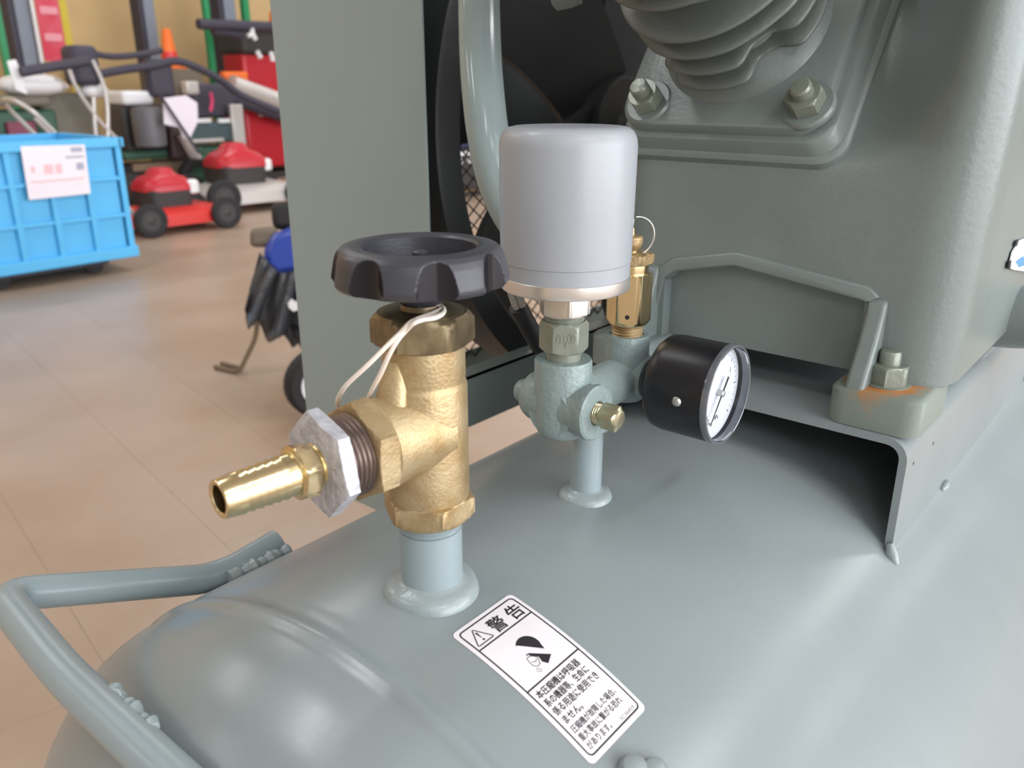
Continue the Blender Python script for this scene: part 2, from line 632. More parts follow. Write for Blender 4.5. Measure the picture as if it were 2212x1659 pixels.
def put_text(body, size, x, y, bold, material, name='printed_text', wfit=None):
    vs, fs = text_mesh(body, size, 0)
    x1 = max(p[0] for p in vs)
    sx = wfit / x1 if wfit else 1
    m = M()
    for k, (ox, oy) in enumerate(((0, 0), (bold, 0), (0, bold), (bold, bold)) if bold else ((0, 0),)):
        b = len(m.v)
        m.v += [lab(x + p[0] * sx + ox, y - p[1] + oy, .0003 + .00001 * k) for p in vs]
        m.f += [tuple(b + q for q in f) for f in fs]
    obj(name, m, material, st, smooth=0, weld=False)
put_text('警', 8.6, 15.0, 11.9, .22, INK)
put_text('告', 8.6, 26.3, 11.9, .22, INK)
for i, (tx, wd) in enumerate((('本圧縮機は呼吸器', 27.0), ('系の機器等、生命に', 27.4), ('係る用途に使用でき', 28.6), ('ません。', 11.8))):
    put_text(tx, 3.9, 4.0, 45.4 + 4.45 * i, .10, INK, wfit=wd)
for i, (tx, wd) in enumerate((('圧縮機が故障した場合、', 28.6), ('重大事故に繋がる恐れ', 27.6), ('があります。', 15.0))):
    put_text(tx, 3.4, 4.2, 63.2 + 4.0 * i, .05, INK, wfit=wd)
put_text('SC36459', 2.2, 24.4, 72.2, 0, INKG, wfit=9.5)
# pictogram: head with breathing mask, split by the white prohibition bar
h1 = [(15.6 + 6.6 * math.cos(math.radians(q)) + 2.6, 27.2 + 7.0 * math.sin(math.radians(q))) for q in range(-205, -20, 8)]
top = [(16.2, 22.0)] + [(20.2 + 5.6 * math.cos(math.radians(q)), 26.0 + 5.6 * math.sin(math.radians(q))) for q in range(-140, 35, 8)] + [(24.6, 31.0)]
low = [(16.7, 29.2), (17.3, 28.1), (24.6, 34.6), (20.0, 36.8), (18.6, 34.6), (19.3, 32.2)]
obj('printed_pictogram', flat([top, low]), INK, st, smooth=0, weld=False)
maskp = [(14.0, 31.6), (14.6, 29.6), (16.2, 29.4), (18.0, 30.6), (18.6, 32.4), (17.2, 34.6), (15.2, 35.0), (14.0, 33.6)]
obj('printed_pictogram', strip(maskp, .3, closed=True), INK, st, smooth=0, weld=False)
obj('printed_pictogram', strip([(14.8, 31.8), (16.2, 32.8), (17.8, 32.4)], .28), INK, st, smooth=0, weld=False)
obj('printed_pictogram', strip([(14.0, 35.4), (15.4, 36.6), (15.0, 37.6), (13.2, 36.4)], .28, closed=True), INKG, st, smooth=0, weld=False)
obj('printed_pictogram', strip([(15.6, 28.6), (16.4, 28.2), (17.2, 28.9)], .5), INK, st, smooth=0, weld=False)

# ------------------------------------------------------------------ stop valve
BZ = .767
bd = V((-.9952, .098, 0)).normalized()
sv = thing('stop_valve', 'cast brass stop valve with black handwheel and side hose outlet', 'valve', (AX, AY, .7177))
o = (AX, AY, 0)
col = M().lathe([(.0150, .7345), (.0170, .7360), (.0172, .738), (.0172, .7860), (.0169, .7872), (.0164, .7880), (.0164, .7890), (.0166, .7905), (.0166, .8030), (.0155, .8045)], o, n=72)
body = obj('valve_body', col, BRC, sv)
br = M().lathe([(.010, -.004), (.0178, -.002), (.0180, .004), (.0180, .020), (.0186, .0265), (.016, .029)], (AX, AY, BZ), bd, 72)
obj('outlet_branch', br, BRC, sv)
# cast web between neck and branch
wbm = M()
rr = []
for i in range(9):
    t = i / 8
    c = V((AX, AY, .7995 - .023 * t)) + bd * (.0125 + .0062 * t)
    wdt = .0052 + .0045 * t
    side = V((-bd.y, bd.x, 0))
    rr.append([c + side * (wdt * math.cos(q)) + bd * (.0052 * math.sin(q)) for q in [2 * PI * j / 20 for j in range(20)]])
wbm.rings(rr)
obj('cast_web', wbm, BRC, sv)
obj('inlet_hex', M().hexnut(o, (0, 0, 1), .7268, .7372, .0198, math.radians(1.1), (1, 0, 0), .0012, .0026), BRC, sv)
obj('outlet_hex', M().hexnut((AX, AY, BZ), bd, .0262, .0363, .0208, PI / 6, (0, 0, 1) if False else V((0, 0, 1)).cross(bd), .0008, .0018), BRC, sv)
obj('bonnet_nut', M().hexnut(o, (0, 0, 1), .8035, .8165, .0207, math.radians(17.7), (1, 0, 0), .0030, .0010).lathe([(.0165, .815), (.0165, .8166), (.0150, .8172), (.0085, .8176), (.0080, .8195), (.0050, .82)], o, n=60), BRD, sv)
obj('stem', M().lathe([(.0048, .815), (.0048, .832)], o, n=24), STEEL, sv)
# handwheel with eight scallops
hw0 = math.radians(-133.9 + 9.6)
Rc, rho = .0416, .0112
def scal(q):
    d = ((q - hw0 + PI / 8) % (PI / 4)) - PI / 8
    x = rho ** 2 - (Rc * math.sin(d)) ** 2
    return Rc * math.cos(d) - math.sqrt(x) if x > 0 else 9
WZ = .8272
wp = [(.0105, -.0030), (.0150, -.0026), (.0175, .0), (.0250, .0002), (.0305, .0003), (.0330, .0008), (.0343, .0024), (.0344, .0036), (.0334, .0080), (.0326, .0110), (.0316, .0132), (.0300, .0148), (.0272, .0155), (.0242, .0156), (.0226, .0152), (.0217, .0143), (.0212, .0060), (.0200, .0015), (.0160, .0005), (.0060, .0004)]
lv = []
for i, (r, t) in enumerate(wp):
    lv.append((t, (lambda r: (lambda q: min(r, scal(q))))(r)))
# refine the outer wall so that the scallop arches read clean
fine = []
for i in range(len(lv) - 1):
    (ra, ta), (rb, tb) = wp[i], wp[i + 1]
    k = 5 if 4 <= i <= 12 else 1
    for j in range(k):
        r = ra + (rb - ra) * j / k
        t = ta + (tb - ta) * j / k
        fine.append((t, (lambda r: (lambda q: min(r, scal(q))))(r)))
fine.append(lv[-1])
hwm = M().polar(fine, (AX, AY, WZ), (0, 0, 1), (1, 0, 0), n=480)
hw = obj('handwheel', hwm, BLKP, sv, smooth=28)
hw.data.materials.append(mat('black_plastic_polished', (26, 25, 32), .13, spec=.4))
for p in hw.data.polygons:
    c = p.center + ORG[sv] - V((AX, AY, 0))
    if abs(math.hypot(c.x, c.y) - scal(math.atan2(c.y, c.x))) < .00012:
        p.material_index = 1
obj('stem_nut', M().lathe([(.0068, .0), (.0068, .005), (.0058, .0065), (.0030, .0068), (.0030, .0124), (.0024, .0129)], (AX, AY, WZ), n=24), BLKP, hw)
obj('hub', M().lathe([(.0062, -.0074), (.0088, -.0070), (.0112, -.0035), (.0118, .002)], (AX, AY, WZ), n=40), BLKP, hw)
# reducing bushing and hose barb
def threads(r, t0, t1, p, d):
    out = [(r - d, t0)]
    t = t0
    while t < t1 - p * .5:
        out += [(r - d, t + p * .1), (r, t + p * .45), (r, t + p * .55), (r - d, t + p * .95)]
        t += p
    return out
bo = V((AX, AY, BZ))
eR = V((0, 0, 1)).cross(bd)
obj('bushing_thread', M().lathe([(.004, .033)] + threads(.0164, .034, .0470, .0021, .0009) + [(.004, .047)], bo, bd, 72), THRD, sv)
bush = obj('reducing_bushing', M().hexnut(bo, bd, .0462, .0522, .0208, math.radians(44 + 180), eR, .0006, .0006), GALV, sv)
obj('barb_thread', M().lathe([(.003, .050)] + threads(.0086, .0522, .0560, .0013, .0006) + [(.003, .056)], bo, bd, 48), BRM, sv)
bh = M().hexnut(bo, bd, .0552, .0623, .0109, math.radians(16), eR, .0010, .0010)
bh.lathe([(.0102, .0618), (.0088, .0623), (.0083, .0627)], bo, bd, 48)
barb = obj('hose_barb', bh, BRM, sv)
s1 = .0908
pr = [(.0079, .0618), (.0079, .0668)]
for i in range(5):
    a = .0668 + .0033 * i
    r = .00825 - .0001 * i
    pr += [(r, a + .0003), (r - .0009, a + .0033)]
pr += [(.0078, .0836), (.0071, s1 - .0006), (.0068, s1), (.0054, s1), (.0050, s1 - .0005), (.0050, s1 - .018), (.0005, s1 - .018)]
obj('barb_tail', M().lathe(pr, bo, bd, 56, cap0=True), BRM, barb)

# ------------------------------------------------------------------ tag string
sg = thing('tag_string', 'white cord tied below the black handwheel, two loose ends hanging', 'string', (AX - .012, AY + .006, .8165))
toc = V((CAM.x - AX, CAM.y - AY, 0)).normalized()
rt = V((toc.y, -toc.x, 0)) * -1
if rt.dot(_R) < 0:
    rt = -rt
def sp(u, v, off):
    """point on the vertical plane through the valve axis facing the camera, moved towards it by off"""
    p0 = V((AX, AY, .8)) + toc * off
    return onpl(u, v, p0, toc)
ring = []
for i in range(34):
    q = 2 * PI * i / 16
    r = .0060 + .0012 * math.sin(i * 1.3)
    ring.append(V((AX + r * math.cos(q), AY + r * math.sin(q), .8180 + .0008 * math.sin(i * .9) + .0006 * (i / 17))))
obj('wrap', M().tube(spline(ring, 3), .0009, 8), CORD, sg)
def tz(u, v, z=.8188):
    return at(u, v, 2, z)
lp = [tz(905, 668), tz(930, 662, .8192), tz(955, 664), tz(957, 676), tz(940, 686), tz(915, 690), tz(897, 692)]
obj('loop', M().tube(spline(lp, 6), .0010, 8), CORD, sg)
s1_ = [tz(955, 668), tz(930, 679), tz(900, 690), tz(884, 699, .8176), sp(866, 718, .0215), sp(842, 741, .0222), sp(795, 788, .0215), sp(752, 828, .016), sp(736, 850, .010), sp(729, 868, .004), sp(733, 884, -.004)]
obj('strand', M().tube(spline(s1_, 6), .00095, 8), CORD, sg)
s2_ = [tz(950, 681), tz(920, 689), tz(896, 697, .8184), sp(876, 715, .0212), sp(858, 736, .0222), sp(840, 768, .0212), sp(822, 808, .0160), sp(806, 838, .0095), sp(796, 860, .0045)]
obj('strand', M().tube(spline(s2_, 6), .00095, 8), CORD, sg)

# ------------------------------------------------------------------ manifold with plugs
mf = thing('fitting_manifold', 'grey painted cast manifold fitting between pressure switch and gauge', 'fitting', (PX, PY, .72))
MX, MZ = .0972, .750
RX = .155
mm = M()
mm.lathe([(.0040, .7325), (.0090, .7332), (.0122, .7355), (.0138, .7390), (.0142, .7430), (.0142, .7725), (.0136, .7738), (.0088, .7738), (.0085, .7715)], (MX, PY, 0), n=56)
obj('switch_port', mm, CASTM, mf)
obj('crossbar', M().lathe([(.0125, -.012), (.0132, -.010), (.0132, .012), (.0120, .03), (.0120, .05), (.0135, .058), (.0135, .068), (.0128, .0705), (.004, .0708)], (MX, PY, MZ - .001), (1, 0, 0), 56), CASTM, mf)
obj('plug_boss', M().lathe([(.0130, .0), (.0130, .0160), (.0140, .0182), (.0139, .0202), (.0130, .0210), (.0060, .0210), (.0058, .0195)], (MX, PY, MZ), (0, -1, 0), 56), CASTM, mf)
obj('blind_boss', M().lathe([(.0128, .0), (.0128, .016), (.0115, .0188), (.0062, .0192), (.0060, .026), (.0052, .0275), (.0005, .028)], (MX, PY, MZ + .001), (0, 1, 0), 48), CASTM, mf)
obj('valve_port', M().lathe([(.0100, .737), (.0120, .741), (.0122, .7715), (.0117, .7735), (.0090, .7735), (.0088, .7705)], (RX, PY, 0), n=48), CASTM, mf)
obj('gauge_port', M().lathe([(.0115, .0), (.0115, .012), (.0108, .0138), (.004, .0138)], (RX + .002, PY, MZ), (0, -1, 0), 48), CASTM, mf)
obj('base_hex', M().hexnut((PX, PY, 0), (0, 0, 1), .7300, .7430, .0135, math.radians(10), (1, 0, 0), .0008, .0016), CASTM, mf)
pg = obj('plug', M().lathe([(.003, .018)] + threads(.0056, .0195, .0240, .0012, .0005) + [(.0050, .0245), (.0005, .0246)], (MX, PY, MZ), (0, -1, 0), 40), PLUG, mf)
sq = math.radians(28)
def sqr(q):
    d = ((q - sq + PI / 4) % (PI / 2)) - PI / 4
    return min(.0050 / math.cos(d), .0064)
obj('plug_head', M().polar([(.0238, lambda q: .0050), (.0246, sqr), (.0328, sqr), (.0336, lambda q: .0046)], (MX, PY, MZ), (0, -1, 0), (0, 0, 1), 64), PLUG, pg)

# ------------------------------------------------------------------ pressure switch
ps = thing('pressure_switch', 'pressure switch under a light grey cylindrical cap with aluminium rim', 'switch', (MX, PY, .7735))
o = (MX, PY, 0)
obj('union_nut', M().hexnut(o, (0, 0, 1), .7782, .7932, .0120, math.radians(-169.6), (1, 0, 0), .0018, .0014).lathe([(.0086, .770), (.0086, .779), (.0096, .7800)], o, n=40), NUTP, ps)
obj('neck_thread', M().lathe([(.004, .7915)] + threads(.0098, .7920, .7975, .0014, .0006) + [(.004, .798)], o, n=48), NUTP, ps)
obj('base_hex', M().hexnut(o, (0, 0, 1), .7962, .8105, .0127, math.radians(-132.9), (1, 0, 0), .0006, .0014), ALU, ps)
CR = .0307
obj('base_flange', M().lathe([(.010, .8093), (.0290, .8093), (.0302, .8098), (CR, .8108), (CR, .8156), (CR - .0006, .8160)], o, n=96), ALU, ps)
obj('cap', M().lathe([(CR - .0010, .8155), (CR - .0005, .8160), (CR - .0005, .8225), (CR - .0001, .8230), (CR + .0002, .845), (CR + .0004, .8745), (CR - .0001, .8775), (CR - .0014, .8802), (CR - .0034, .8818), (CR - .0065, .8825), (CR - .012, .8827), (.0005, .8828)], o, n=96), COVER, ps)
# raised casting marks on the union nut
um = M()
ang = math.radians(-139.6)
fn = V((math.cos(ang), math.sin(ang), 0))
fe = V((-math.sin(ang), math.cos(ang), 0))
fo = V((MX, PY, .7860)) + fn * (.0120 * math.cos(PI / 6))
for cx_, cz_, rx_, rz_ in ((-.0030, .0006, .0010, .0021), (-.0014, .0006, .0010, .0021), (.0022, .0008, .0011, .0021), (.0036, .0008, .0010, .0021)):
    um.tube([fo + fe * (cx_ + rx_ * math.cos(q)) + V((0, 0, cz_ + rz_ * math.sin(q))) for q in [2 * PI * i / 14 for i in range(14)]], .00028, 6, closed=True)
um.tube([fo + fe * .0004 + V((0, 0, -.0010)), fo + fe * .0002 + V((0, 0, -.0036))], .0004, 6)
obj('cast_marking', um, NUTP, ps)
# wires leaving the rim into a black sleeve
def wz(u, v, off=0):
    return onpl(u, v, V((MX, PY, .8)) - _H * off, _H)
for a in (0, 1):
    p = [wz(1098 + 18 * a, 612, -.012), wz(1104 + 16 * a, 632, -.014), wz(1112 + 15 * a, 655, -.016), wz(1122 + 13 * a, 676, -.018)]
    obj('wire', M().tube(spline(p, 5), .0019, 10), WIRE, ps)
p0, p1 = wz(1118, 662, -.0175), wz(1150, 720, -.026)
ax_ = (p1 - p0).normalized()
obj('cable_sleeve', M().lathe([(.0035, .0), (.0046, .0), (.0048, .001), (.0048, .030), (.0030, .034)], p0, ax_, 24), BLK, ps)

# ------------------------------------------------------------------ safety valve
rv = thing('safety_valve', 'slim brass safety relief valve with pull ring behind pressure switch', 'valve', (RX, PY, .7735))
o = (RX, PY, 0)
obj('valve_thread', M().lathe([(.004, .768)] + threads(.0086, .7690, .7785, .0016, .0007) + [(.0075, .7795)], o, n=48), BRC, rv)
bdm = obj('hex_body', M().hexnut(o, (0, 0, 1), .7795, .8070, .0119, math.radians(-120.8), (1, 0, 0), .0006, .0022), BRM, rv)
hd = V((math.cos(math.radians(-150.8)), math.sin(math.radians(-150.8)), 0))
obj('vent_hole', M().lathe([(.0012, -.003), (.0012, .0001), (.0002, .00012)], V((RX, PY, .7850)) + hd * .0103, hd, 20), BLK, bdm)
obj('collar', M().lathe([(.0092, .8060), (.0094, .8065), (.0094, .8118), (.0086, .8122)], o, n=48), BRM, rv)
obj('lock_nut', M().hexnut(o, (0, 0, 1), .8118, .8175, .0122, math.radians(-118), (1, 0, 0), .0008, .0008), BRC, rv)
obj('stem', M().lathe([(.0030, .816), (.0030, .8185), (.0052, .8205), (.0058, .8225), (.0058, .8255), (.0050, .8262), (.0014, .8263), (.0012, .830)], o, n=32), BRC, rv)
rc_ = V((RX, PY, .8262)) + _R * .0022 - _H * .0022
ring = []
for i in range(40):
    q = math.radians(96) - math.radians(328) * i / 39
    ring.append(rc_ + (_R * .95 + _H * .3).normalized() * (.0098 * math.cos(q)) + V((0, 0, .0098 * math.sin(q))))
obj('pull_ring', M().tube(ring, .00055, 8), STEEL, rv)
obj('split_pin', M().tube([V((RX, PY, .826)) + _R * -.0012 - _H * .004, V((RX, PY, .8352)) + _R * -.0004 - _H * .004], .0008, 8), STEEL, rv)

# ------------------------------------------------------------------ pressure gauge
GC = V((RX + .002, PY, .7512))
gd = V((.02, -1, .0)).normalized()
pgx = thing('pressure_gauge', 'round black pressure gauge with white dial and clear lens', 'gauge', GC)
GR = .0258
obj('stem', M().lathe([(.0065, .008), (.0065, .0145), (.0085, .0150), (.0085, .0195), (.0055, .0200), (.0055, .024)], GC, gd, 40), BLKG, pgx)
case = obj('case', M().lathe([(.004, .0215), (GR - .007, .0215), (GR - .003, .0226), (GR - .0008, .0250), (GR, .029), (GR, .0560), (GR + .0002, .0575)], GC, gd, 96, cap1=False), BLKG, pgx)
obj('case_lining', M().lathe([(GR - .0002, .0575), (GR - .0010, .0575), (GR - .0010, .0545), (GR - .0012, .0535)], GC, gd, 96, cap0=False, cap1=False), BLKG, pgx)
obj('dial', M().lathe([(GR - .0012, .0532), (GR - .0012, .0537), (.0002, .0537)], GC, gd, 96), DIAL, pgx)
LENSR = mat('lens_rim', (205, 210, 216), .12, 0, coat=.5)
bz = obj('bezel', M().lathe([(GR, .0565), (GR + .0004, .0568), (GR + .0004, .0590), (GR, .0600), (GR - .0006, .0602), (GR - .0011, .0600), (GR - .0013, .0585), (GR - .0013, .0560)], GC, gd, 96, cap0=False, cap1=False), mat('bezel_clear_grey', (96, 100, 106), .12, coat=.8), pgx)
gl = bpy.data.materials.new('lens_clear')
gl.use_nodes = True
nt = gl.node_tree
nt.nodes.remove(nt.nodes['Principled BSDF'])
tr_ = nt.nodes.new('ShaderNodeBsdfTransparent')
tr_.inputs[0].default_value = (.95, .96, .97, 1)
gs_ = nt.nodes.new('ShaderNodeBsdfGlossy')
gs_.inputs['Roughness'].default_value = .03
fr_ = nt.nodes.new('ShaderNodeFresnel')
fr_.inputs[0].default_value = 1.35
mx_ = nt.nodes.new('ShaderNodeMixShader')
nt.links.new(fr_.outputs[0], mx_.inputs[0])
nt.links.new(tr_.outputs[0], mx_.inputs[1])
nt.links.new(gs_.outputs[0], mx_.inputs[2])
nt.links.new(mx_.outputs[0], nt.nodes['Material Output'].inputs[0])
obj('lens', M().lathe([(GR - .0014, .0590), (GR - .0013, .0598), (GR * .6, .0602), (.0002, .0604)], GC, gd, 64, cap0=False, cap1=False), gl, pgx)
# dial print: x right, y up as seen from the front
g_r = V((0, 0, 1)).cross(gd).normalized()
if g_r.dot(_R) < 0:
    pass
gx = gd.cross(V((0, 0, 1))).normalized() * -1
def gp(x, y, d=.0538):
    return GC + gd * d + gx * x + V((0, 0, 1)) * y
tk = M()
for i in range(31):
    q = math.radians(225 - 270 * i / 30)
    r0 = .0188 if i % 5 == 0 else .0200
    r1 = .0212
    wd = .00022 if i % 5 == 0 else .00012
    c, s_ = math.cos(q), math.sin(q)
    b = len(tk.v)
    tk.v += [gp(r0 * c - wd * s_, r0 * s_ + wd * c), gp(r0 * c + wd * s_, r0 * s_ - wd * c), gp(r1 * c + wd * s_, r1 * s_ - wd * c), gp(r1 * c - wd * s_, r1 * s_ + wd * c)]
    tk.f.append((b, b + 1, b + 2, b + 3))
di = obj('scale_marks', tk, INK, pgx, smooth=0, weld=False)
def gtext(body, size, x, y):
    vs, fs = text_mesh(body, size, 0, 'CENTER')
    m = M()
    m.v = [gp(x + p[0], y + p[1]) for p in vs]
    m.f = fs
    obj('dial_print', m, INK, pgx, smooth=0, weld=False)
gtext('0', .0042, -.0110, -.0125)
gtext('MPa', .0036, 0, -.0150)
gtext('1', .0042, .0132, .0075)
nq = math.radians(232)
ndl = M()
nd = V((math.cos(nq), math.sin(nq)))
nn_ = V((-nd.y, nd.x))
def np_(l, w):
    return (nd.x * l + nn_.x * w, nd.y * l + nn_.y * w)
P = [np_(-.0095, .0008), np_(-.0095, -.0008), np_(0, -.0006), np_(.0185, -.0001), np_(.0185, .0001), np_(0, .0006)]
ndl.rings([[gp(x, y, .0562) for x, y in P], [gp(x, y, .0565) for x, y in P]])
obj('needle', ndl, INK, pgx, smooth=0)
obj('needle_hub', M().lathe([(.0017, .0537), (.0017, .0570), (.0012, .0574), (.0002, .0575)], GC, gd, 24), STEEL, pgx)
# stop pins on the dial and the screw on the case flank
for x, y in ((-.0085, -.0145), (-.0122, -.0112)):
    obj('stop_pin', M().lathe([(.0007, 0), (.0007, .002), (.0002, .0022)], gp(x, y, .0537), gd, 14), STEEL, pgx)
pscr = at(1462, 868, 0, RX)
best = None
for i in range(200):
    q = math.radians(120 + i)
    for j in range(20):
        t_s = .03 + .001 * j
        p = GC + gd * t_s + (gx * math.cos(q) + V((0, 0, 1)) * math.sin(q)) * GR
        c = p - CAM
        D_ = c.dot(_F)
        uu, vv = 1106 + FPX * c.dot(_R) / D_, 829.5 - FPX * c.dot(_U) / D_
        e = (uu - 1462) ** 2 + (vv - 868) ** 2
        nrm = (gx * math.cos(q) + V((0, 0, 1)) * math.sin(q))
        if nrm.dot(CAM - p) > 0 and (best is None or e < best[0]):
            best = (e, p, nrm)
obj('case_screw', M().lathe([(.0026, -.001), (.0026, .0004), (.0018, .0014), (.0003, .0018)], best[1], best[2], 20), STEEL, pgx)

# ------------------------------------------------------------------ compressor pump
pu = thing('compressor_pump', 'grey-green cast compressor crankcase with finned cylinder bolted on', 'pump', (.45, -.03, CZ))
PXF, PXB = .262, .78
PYN, PYF = -.1405, .083
TILT = math.radians(35)
ZF = .858                     # where the front face starts to lean back
fn_ = V((-math.cos(TILT), 0, math.sin(TILT)))
ft_ = V((math.sin(TILT), 0, math.cos(TILT)))
def sect(z, grow=0):
    t_z = z - ZF
    g_ = t_z * math.tan(TILT) if t_z > .014 else (0 if t_z < -.014 else math.tan(TILT) * (t_z + .014) ** 2 / .056)
    dr = (z - .74) * .03
    y0_, y1_, r_ = PYN - dr + .004, PYF + dr, .028
    P_ = rrect(PXF, y0_, PXB, y1_, r_, 8)
    out = []
    for k in range(len(P_)):
        out.append(P_[k])
        a, b = P_[k], P_[(k + 1) % len(P_)]
        if abs(a[0] - PXF) < 1e-6 and abs(b[0] - PXF) < 1e-6 and abs(a[1] - b[1]) > .05:
            out += [(PXF, a[1] + (b[1] - a[1]) * q / 26) for q in range(1, 26)]
    res = []
    for x, y in out:
        # the cylinder seat leans back; the near corner of the casting stays upright
        w_ = min(1, max(0, (y + .128) / .062))
        w_ = w_ * w_ * (3 - 2 * w_)
        f_ = max(0, 1 - (x - PXF) / .15)
        res.append((x + g_ * w_ * f_, y, z))
    return res
cb = M()
cb.rings([sect(z) for z in (.7405, .75, .80, .83, .844, .848, .850, .852, .854, .856, .858, .860, .862, .864, .866, .868, .872, .90, .95, 1.0, 1.06, 1.1)])
ccase = obj('crankcase', cb, PUMP, pu, smooth=40)
RY0, RY1 = -.088, .040
cut = M()
poly = [(RY0, .70), (RY0, .7865), (-.0085, .7945), (.030, .7860), (RY1, .778), (RY1, .70)]
cut.rings([[(PXF - .03, y, z) for y, z in poly], [(PXF + .009, y, z) for y, z in poly]])
boolean(ccase, cut)
# raised lip around the recess
lipo = [(RY0 - .008, .7885), (RY0 - .002, .7935), (-.0085, .8035), (.034, .7945), (RY1 + .006, .786), (RY1 + .014, .752)]
lipi = [(RY0 - .002, .7845), (RY0 + .002, .7855), (-.0085, .7948), (.031, .7862), (RY1 + .000, .780), (RY1 + .006, .752)]
lp_ = M()
rr = []
for a, b in zip(lipo, lipi):
    rr.append([(PXF + .004, a[0], a[1] + .001), (PXF - .0016, a[0] * .9 + b[0] * .1, a[1] * .9 + b[1] * .1), (PXF - .0030, b[0], b[1] + .0015), (PXF - .0024, b[0], b[1]), (PXF + .006, b[0], b[1])])
lp_.rings(rr, True)
obj('recess_lip', lp_, PUMP, pu, smooth=50, bevel=.001)
# struts flaring down to the feet, and the feet
for s, yy in ((1, RY0 - .002), (-1, RY1 + .004)):
    stp = [(PXF + .006, .7885), (PXF - .0030, .7865), (PXF - .0052, .778), (PXF - .0105, .765), (PXF - .0175, .752), (PXF - .0235, .741), (PXF - .0245, .7215), (PXF + .004, .7215)]
    wid = .0105
    m = M()
    yl = yy - wid if s > 0 else yy
    m.rings([[(x, yl, z) for x, z in stp], [(x, yl + wid, z) for x, z in stp]])
    obj('strut', m, PUMP, pu, smooth=30, bevel=.0022, seg=3)
RUST = bpy.data.materials.new('foot_paint_rusty')
RUST.use_nodes = True
nt = RUST.node_tree
b_ = nt.nodes['Principled BSDF']
b_.inputs['Roughness'].default_value = .45
tc = nt.nodes.new('ShaderNodeTexCoord')
BOLT = V((.2600, -.1065, .7405))
mp = nt.nodes.new('ShaderNodeVectorMath')
mp.operation = 'DISTANCE'
mp.inputs[1].default_value = BOLT - ORG[pu] + V((-.002, 0, 0))
nt.links.new(tc.outputs['Object'], mp.inputs[0])
nz = nt.nodes.new('ShaderNodeTexNoise')
nz.inputs['Scale'].default_value = 130
nz.inputs['Detail'].default_value = 4
nt.links.new(tc.outputs['Object'], nz.inputs['Vector'])
ma = nt.nodes.new('ShaderNodeMath')
ma.operation = 'MULTIPLY_ADD'
ma.inputs[1].default_value = -.018
nt.links.new(nz.outputs['Fac'], ma.inputs[0])
nt.links.new(mp.outputs['Value'], ma.inputs[2])
cr = nt.nodes.new('ShaderNodeValToRGB')
cr.color_ramp.elements[0].position = .004
cr.color_ramp.elements[0].color = lin((186, 122, 66))
cr.color_ramp.elements[1].position = .0135
cr.color_ramp.elements[1].color = lin((126, 136, 128))
e_ = cr.color_ramp.elements.new(.009)
e_.color = lin((170, 128, 86))
nt.links.new(ma.outputs[0], cr.inputs[0])
nt.links.new(cr.outputs[0], b_.inputs['Base Color'])
for yc, mt in ((BOLT.y, RUST), (.058, PUMP)):
    m = M()
    hy = .0225
    P = rrect(.2365, yc - hy - .0030 * (yc < 0), .300, yc + hy + .002, .010, 6)
    zs = [(.7195, 0), (.7212, 0), (.7385, .0), (.7402, -.0012), (.7408, -.0032)]
    rr = []
    cxm, cym = .269, yc
    for z, g in zs:
        rr.append([(x + (-g if x < cxm else g), y + (-g if y < cym else g), z) for x, y in P])
    m.rings(rr)
    obj('foot', m, mt, pu, smooth=40)
    for mx2 in (.72,):
        m2 = M()
        m2.rings([[(x + .46, y, z) for x, y, z in r] for r in rr])
        obj('foot', m2, PUMP, pu, smooth=40)
nb_ = obj('foot_nut', M().hexnut(V((BOLT.x, BOLT.y, 0)), (0, 0, 1), .7405, .7525, .0118, math.radians(-133.9 + 24), (1, 0, 0), .0016, .0004).lathe([(.0130, .7400), (.0130, .7414), (.0122, .7417)], V((BOLT.x, BOLT.y, 0)), n=40), NUTP, pu)
obj('stud', M().lathe([(.0058, .75), (.0058, .7585), (.0050, .7600), (.0004, .7606)], V((BOLT.x, BOLT.y, 0)), n=32), NUTP, nb_)
# cylinder mounting pad on the leaning face
FP = V((PXF, 0, ZF))
def fac(y, s, h):
    """facet coordinates: y across, s up the facet, h out of it"""
    return FP + V((0, y, 0)) + ft_ * s + fn_ * h
def facet_of(u, v, h):
    p = onpl(u, v, fac(0, 0, h), fn_)
    q = p - fac(0, 0, h)
    return q.y, q.dot(ft_)
PADR, PADL, PADB = -.0625, .078, .0015
pad = M()
P = rrect(PADR, PADB, PADL, .19, .016, 8)
rr = []
for h, g in ((-.012, -.004), (.002, -.0035), (.0035, -.002), (.004, 0), (.0100, .0022), (.0120, .0034), (.0125, .0052)):
    cx_, cy_ = (PADR + PADL) / 2, .095
    rr.append([fac(x + (-g if x > cx_ else g), y + (-g if y > cy_ else g), h) for x, y in P])
pad.rings(rr)
obj('cylinder_pad', pad, PUMP, pu, smooth=40)
FLR, FLL, FLB, FLT = -.0535, .0755, .0085, .138
flg = M()
P = rrect(FLR, FLB, FLL, FLT, .017, 8)
rr = []
for h, g in ((.010, 0), (.0185, 0), (.0200, .0008), (.0206, .0024)):
    cx_, cy_ = (FLR + FLL) / 2, (FLB + FLT) / 2
    rr.append([fac(x + (-g if x > cx_ else g), y + (-g if y > cy_ else g), h) for x, y in P])
flg.rings(rr)
cyl_ = obj('cylinder', flg, PUMP, pu, smooth=40)
y1, s1b = facet_of(1741, 221, .024)
y2, s2b = facet_of(1398, 212, .024)
CYc, CSc = (y1 + y2) / 2 + .004, (s1b + s2b) / 2 + abs(y2 - y1) / 2
half = abs(y2 - y1) / 2
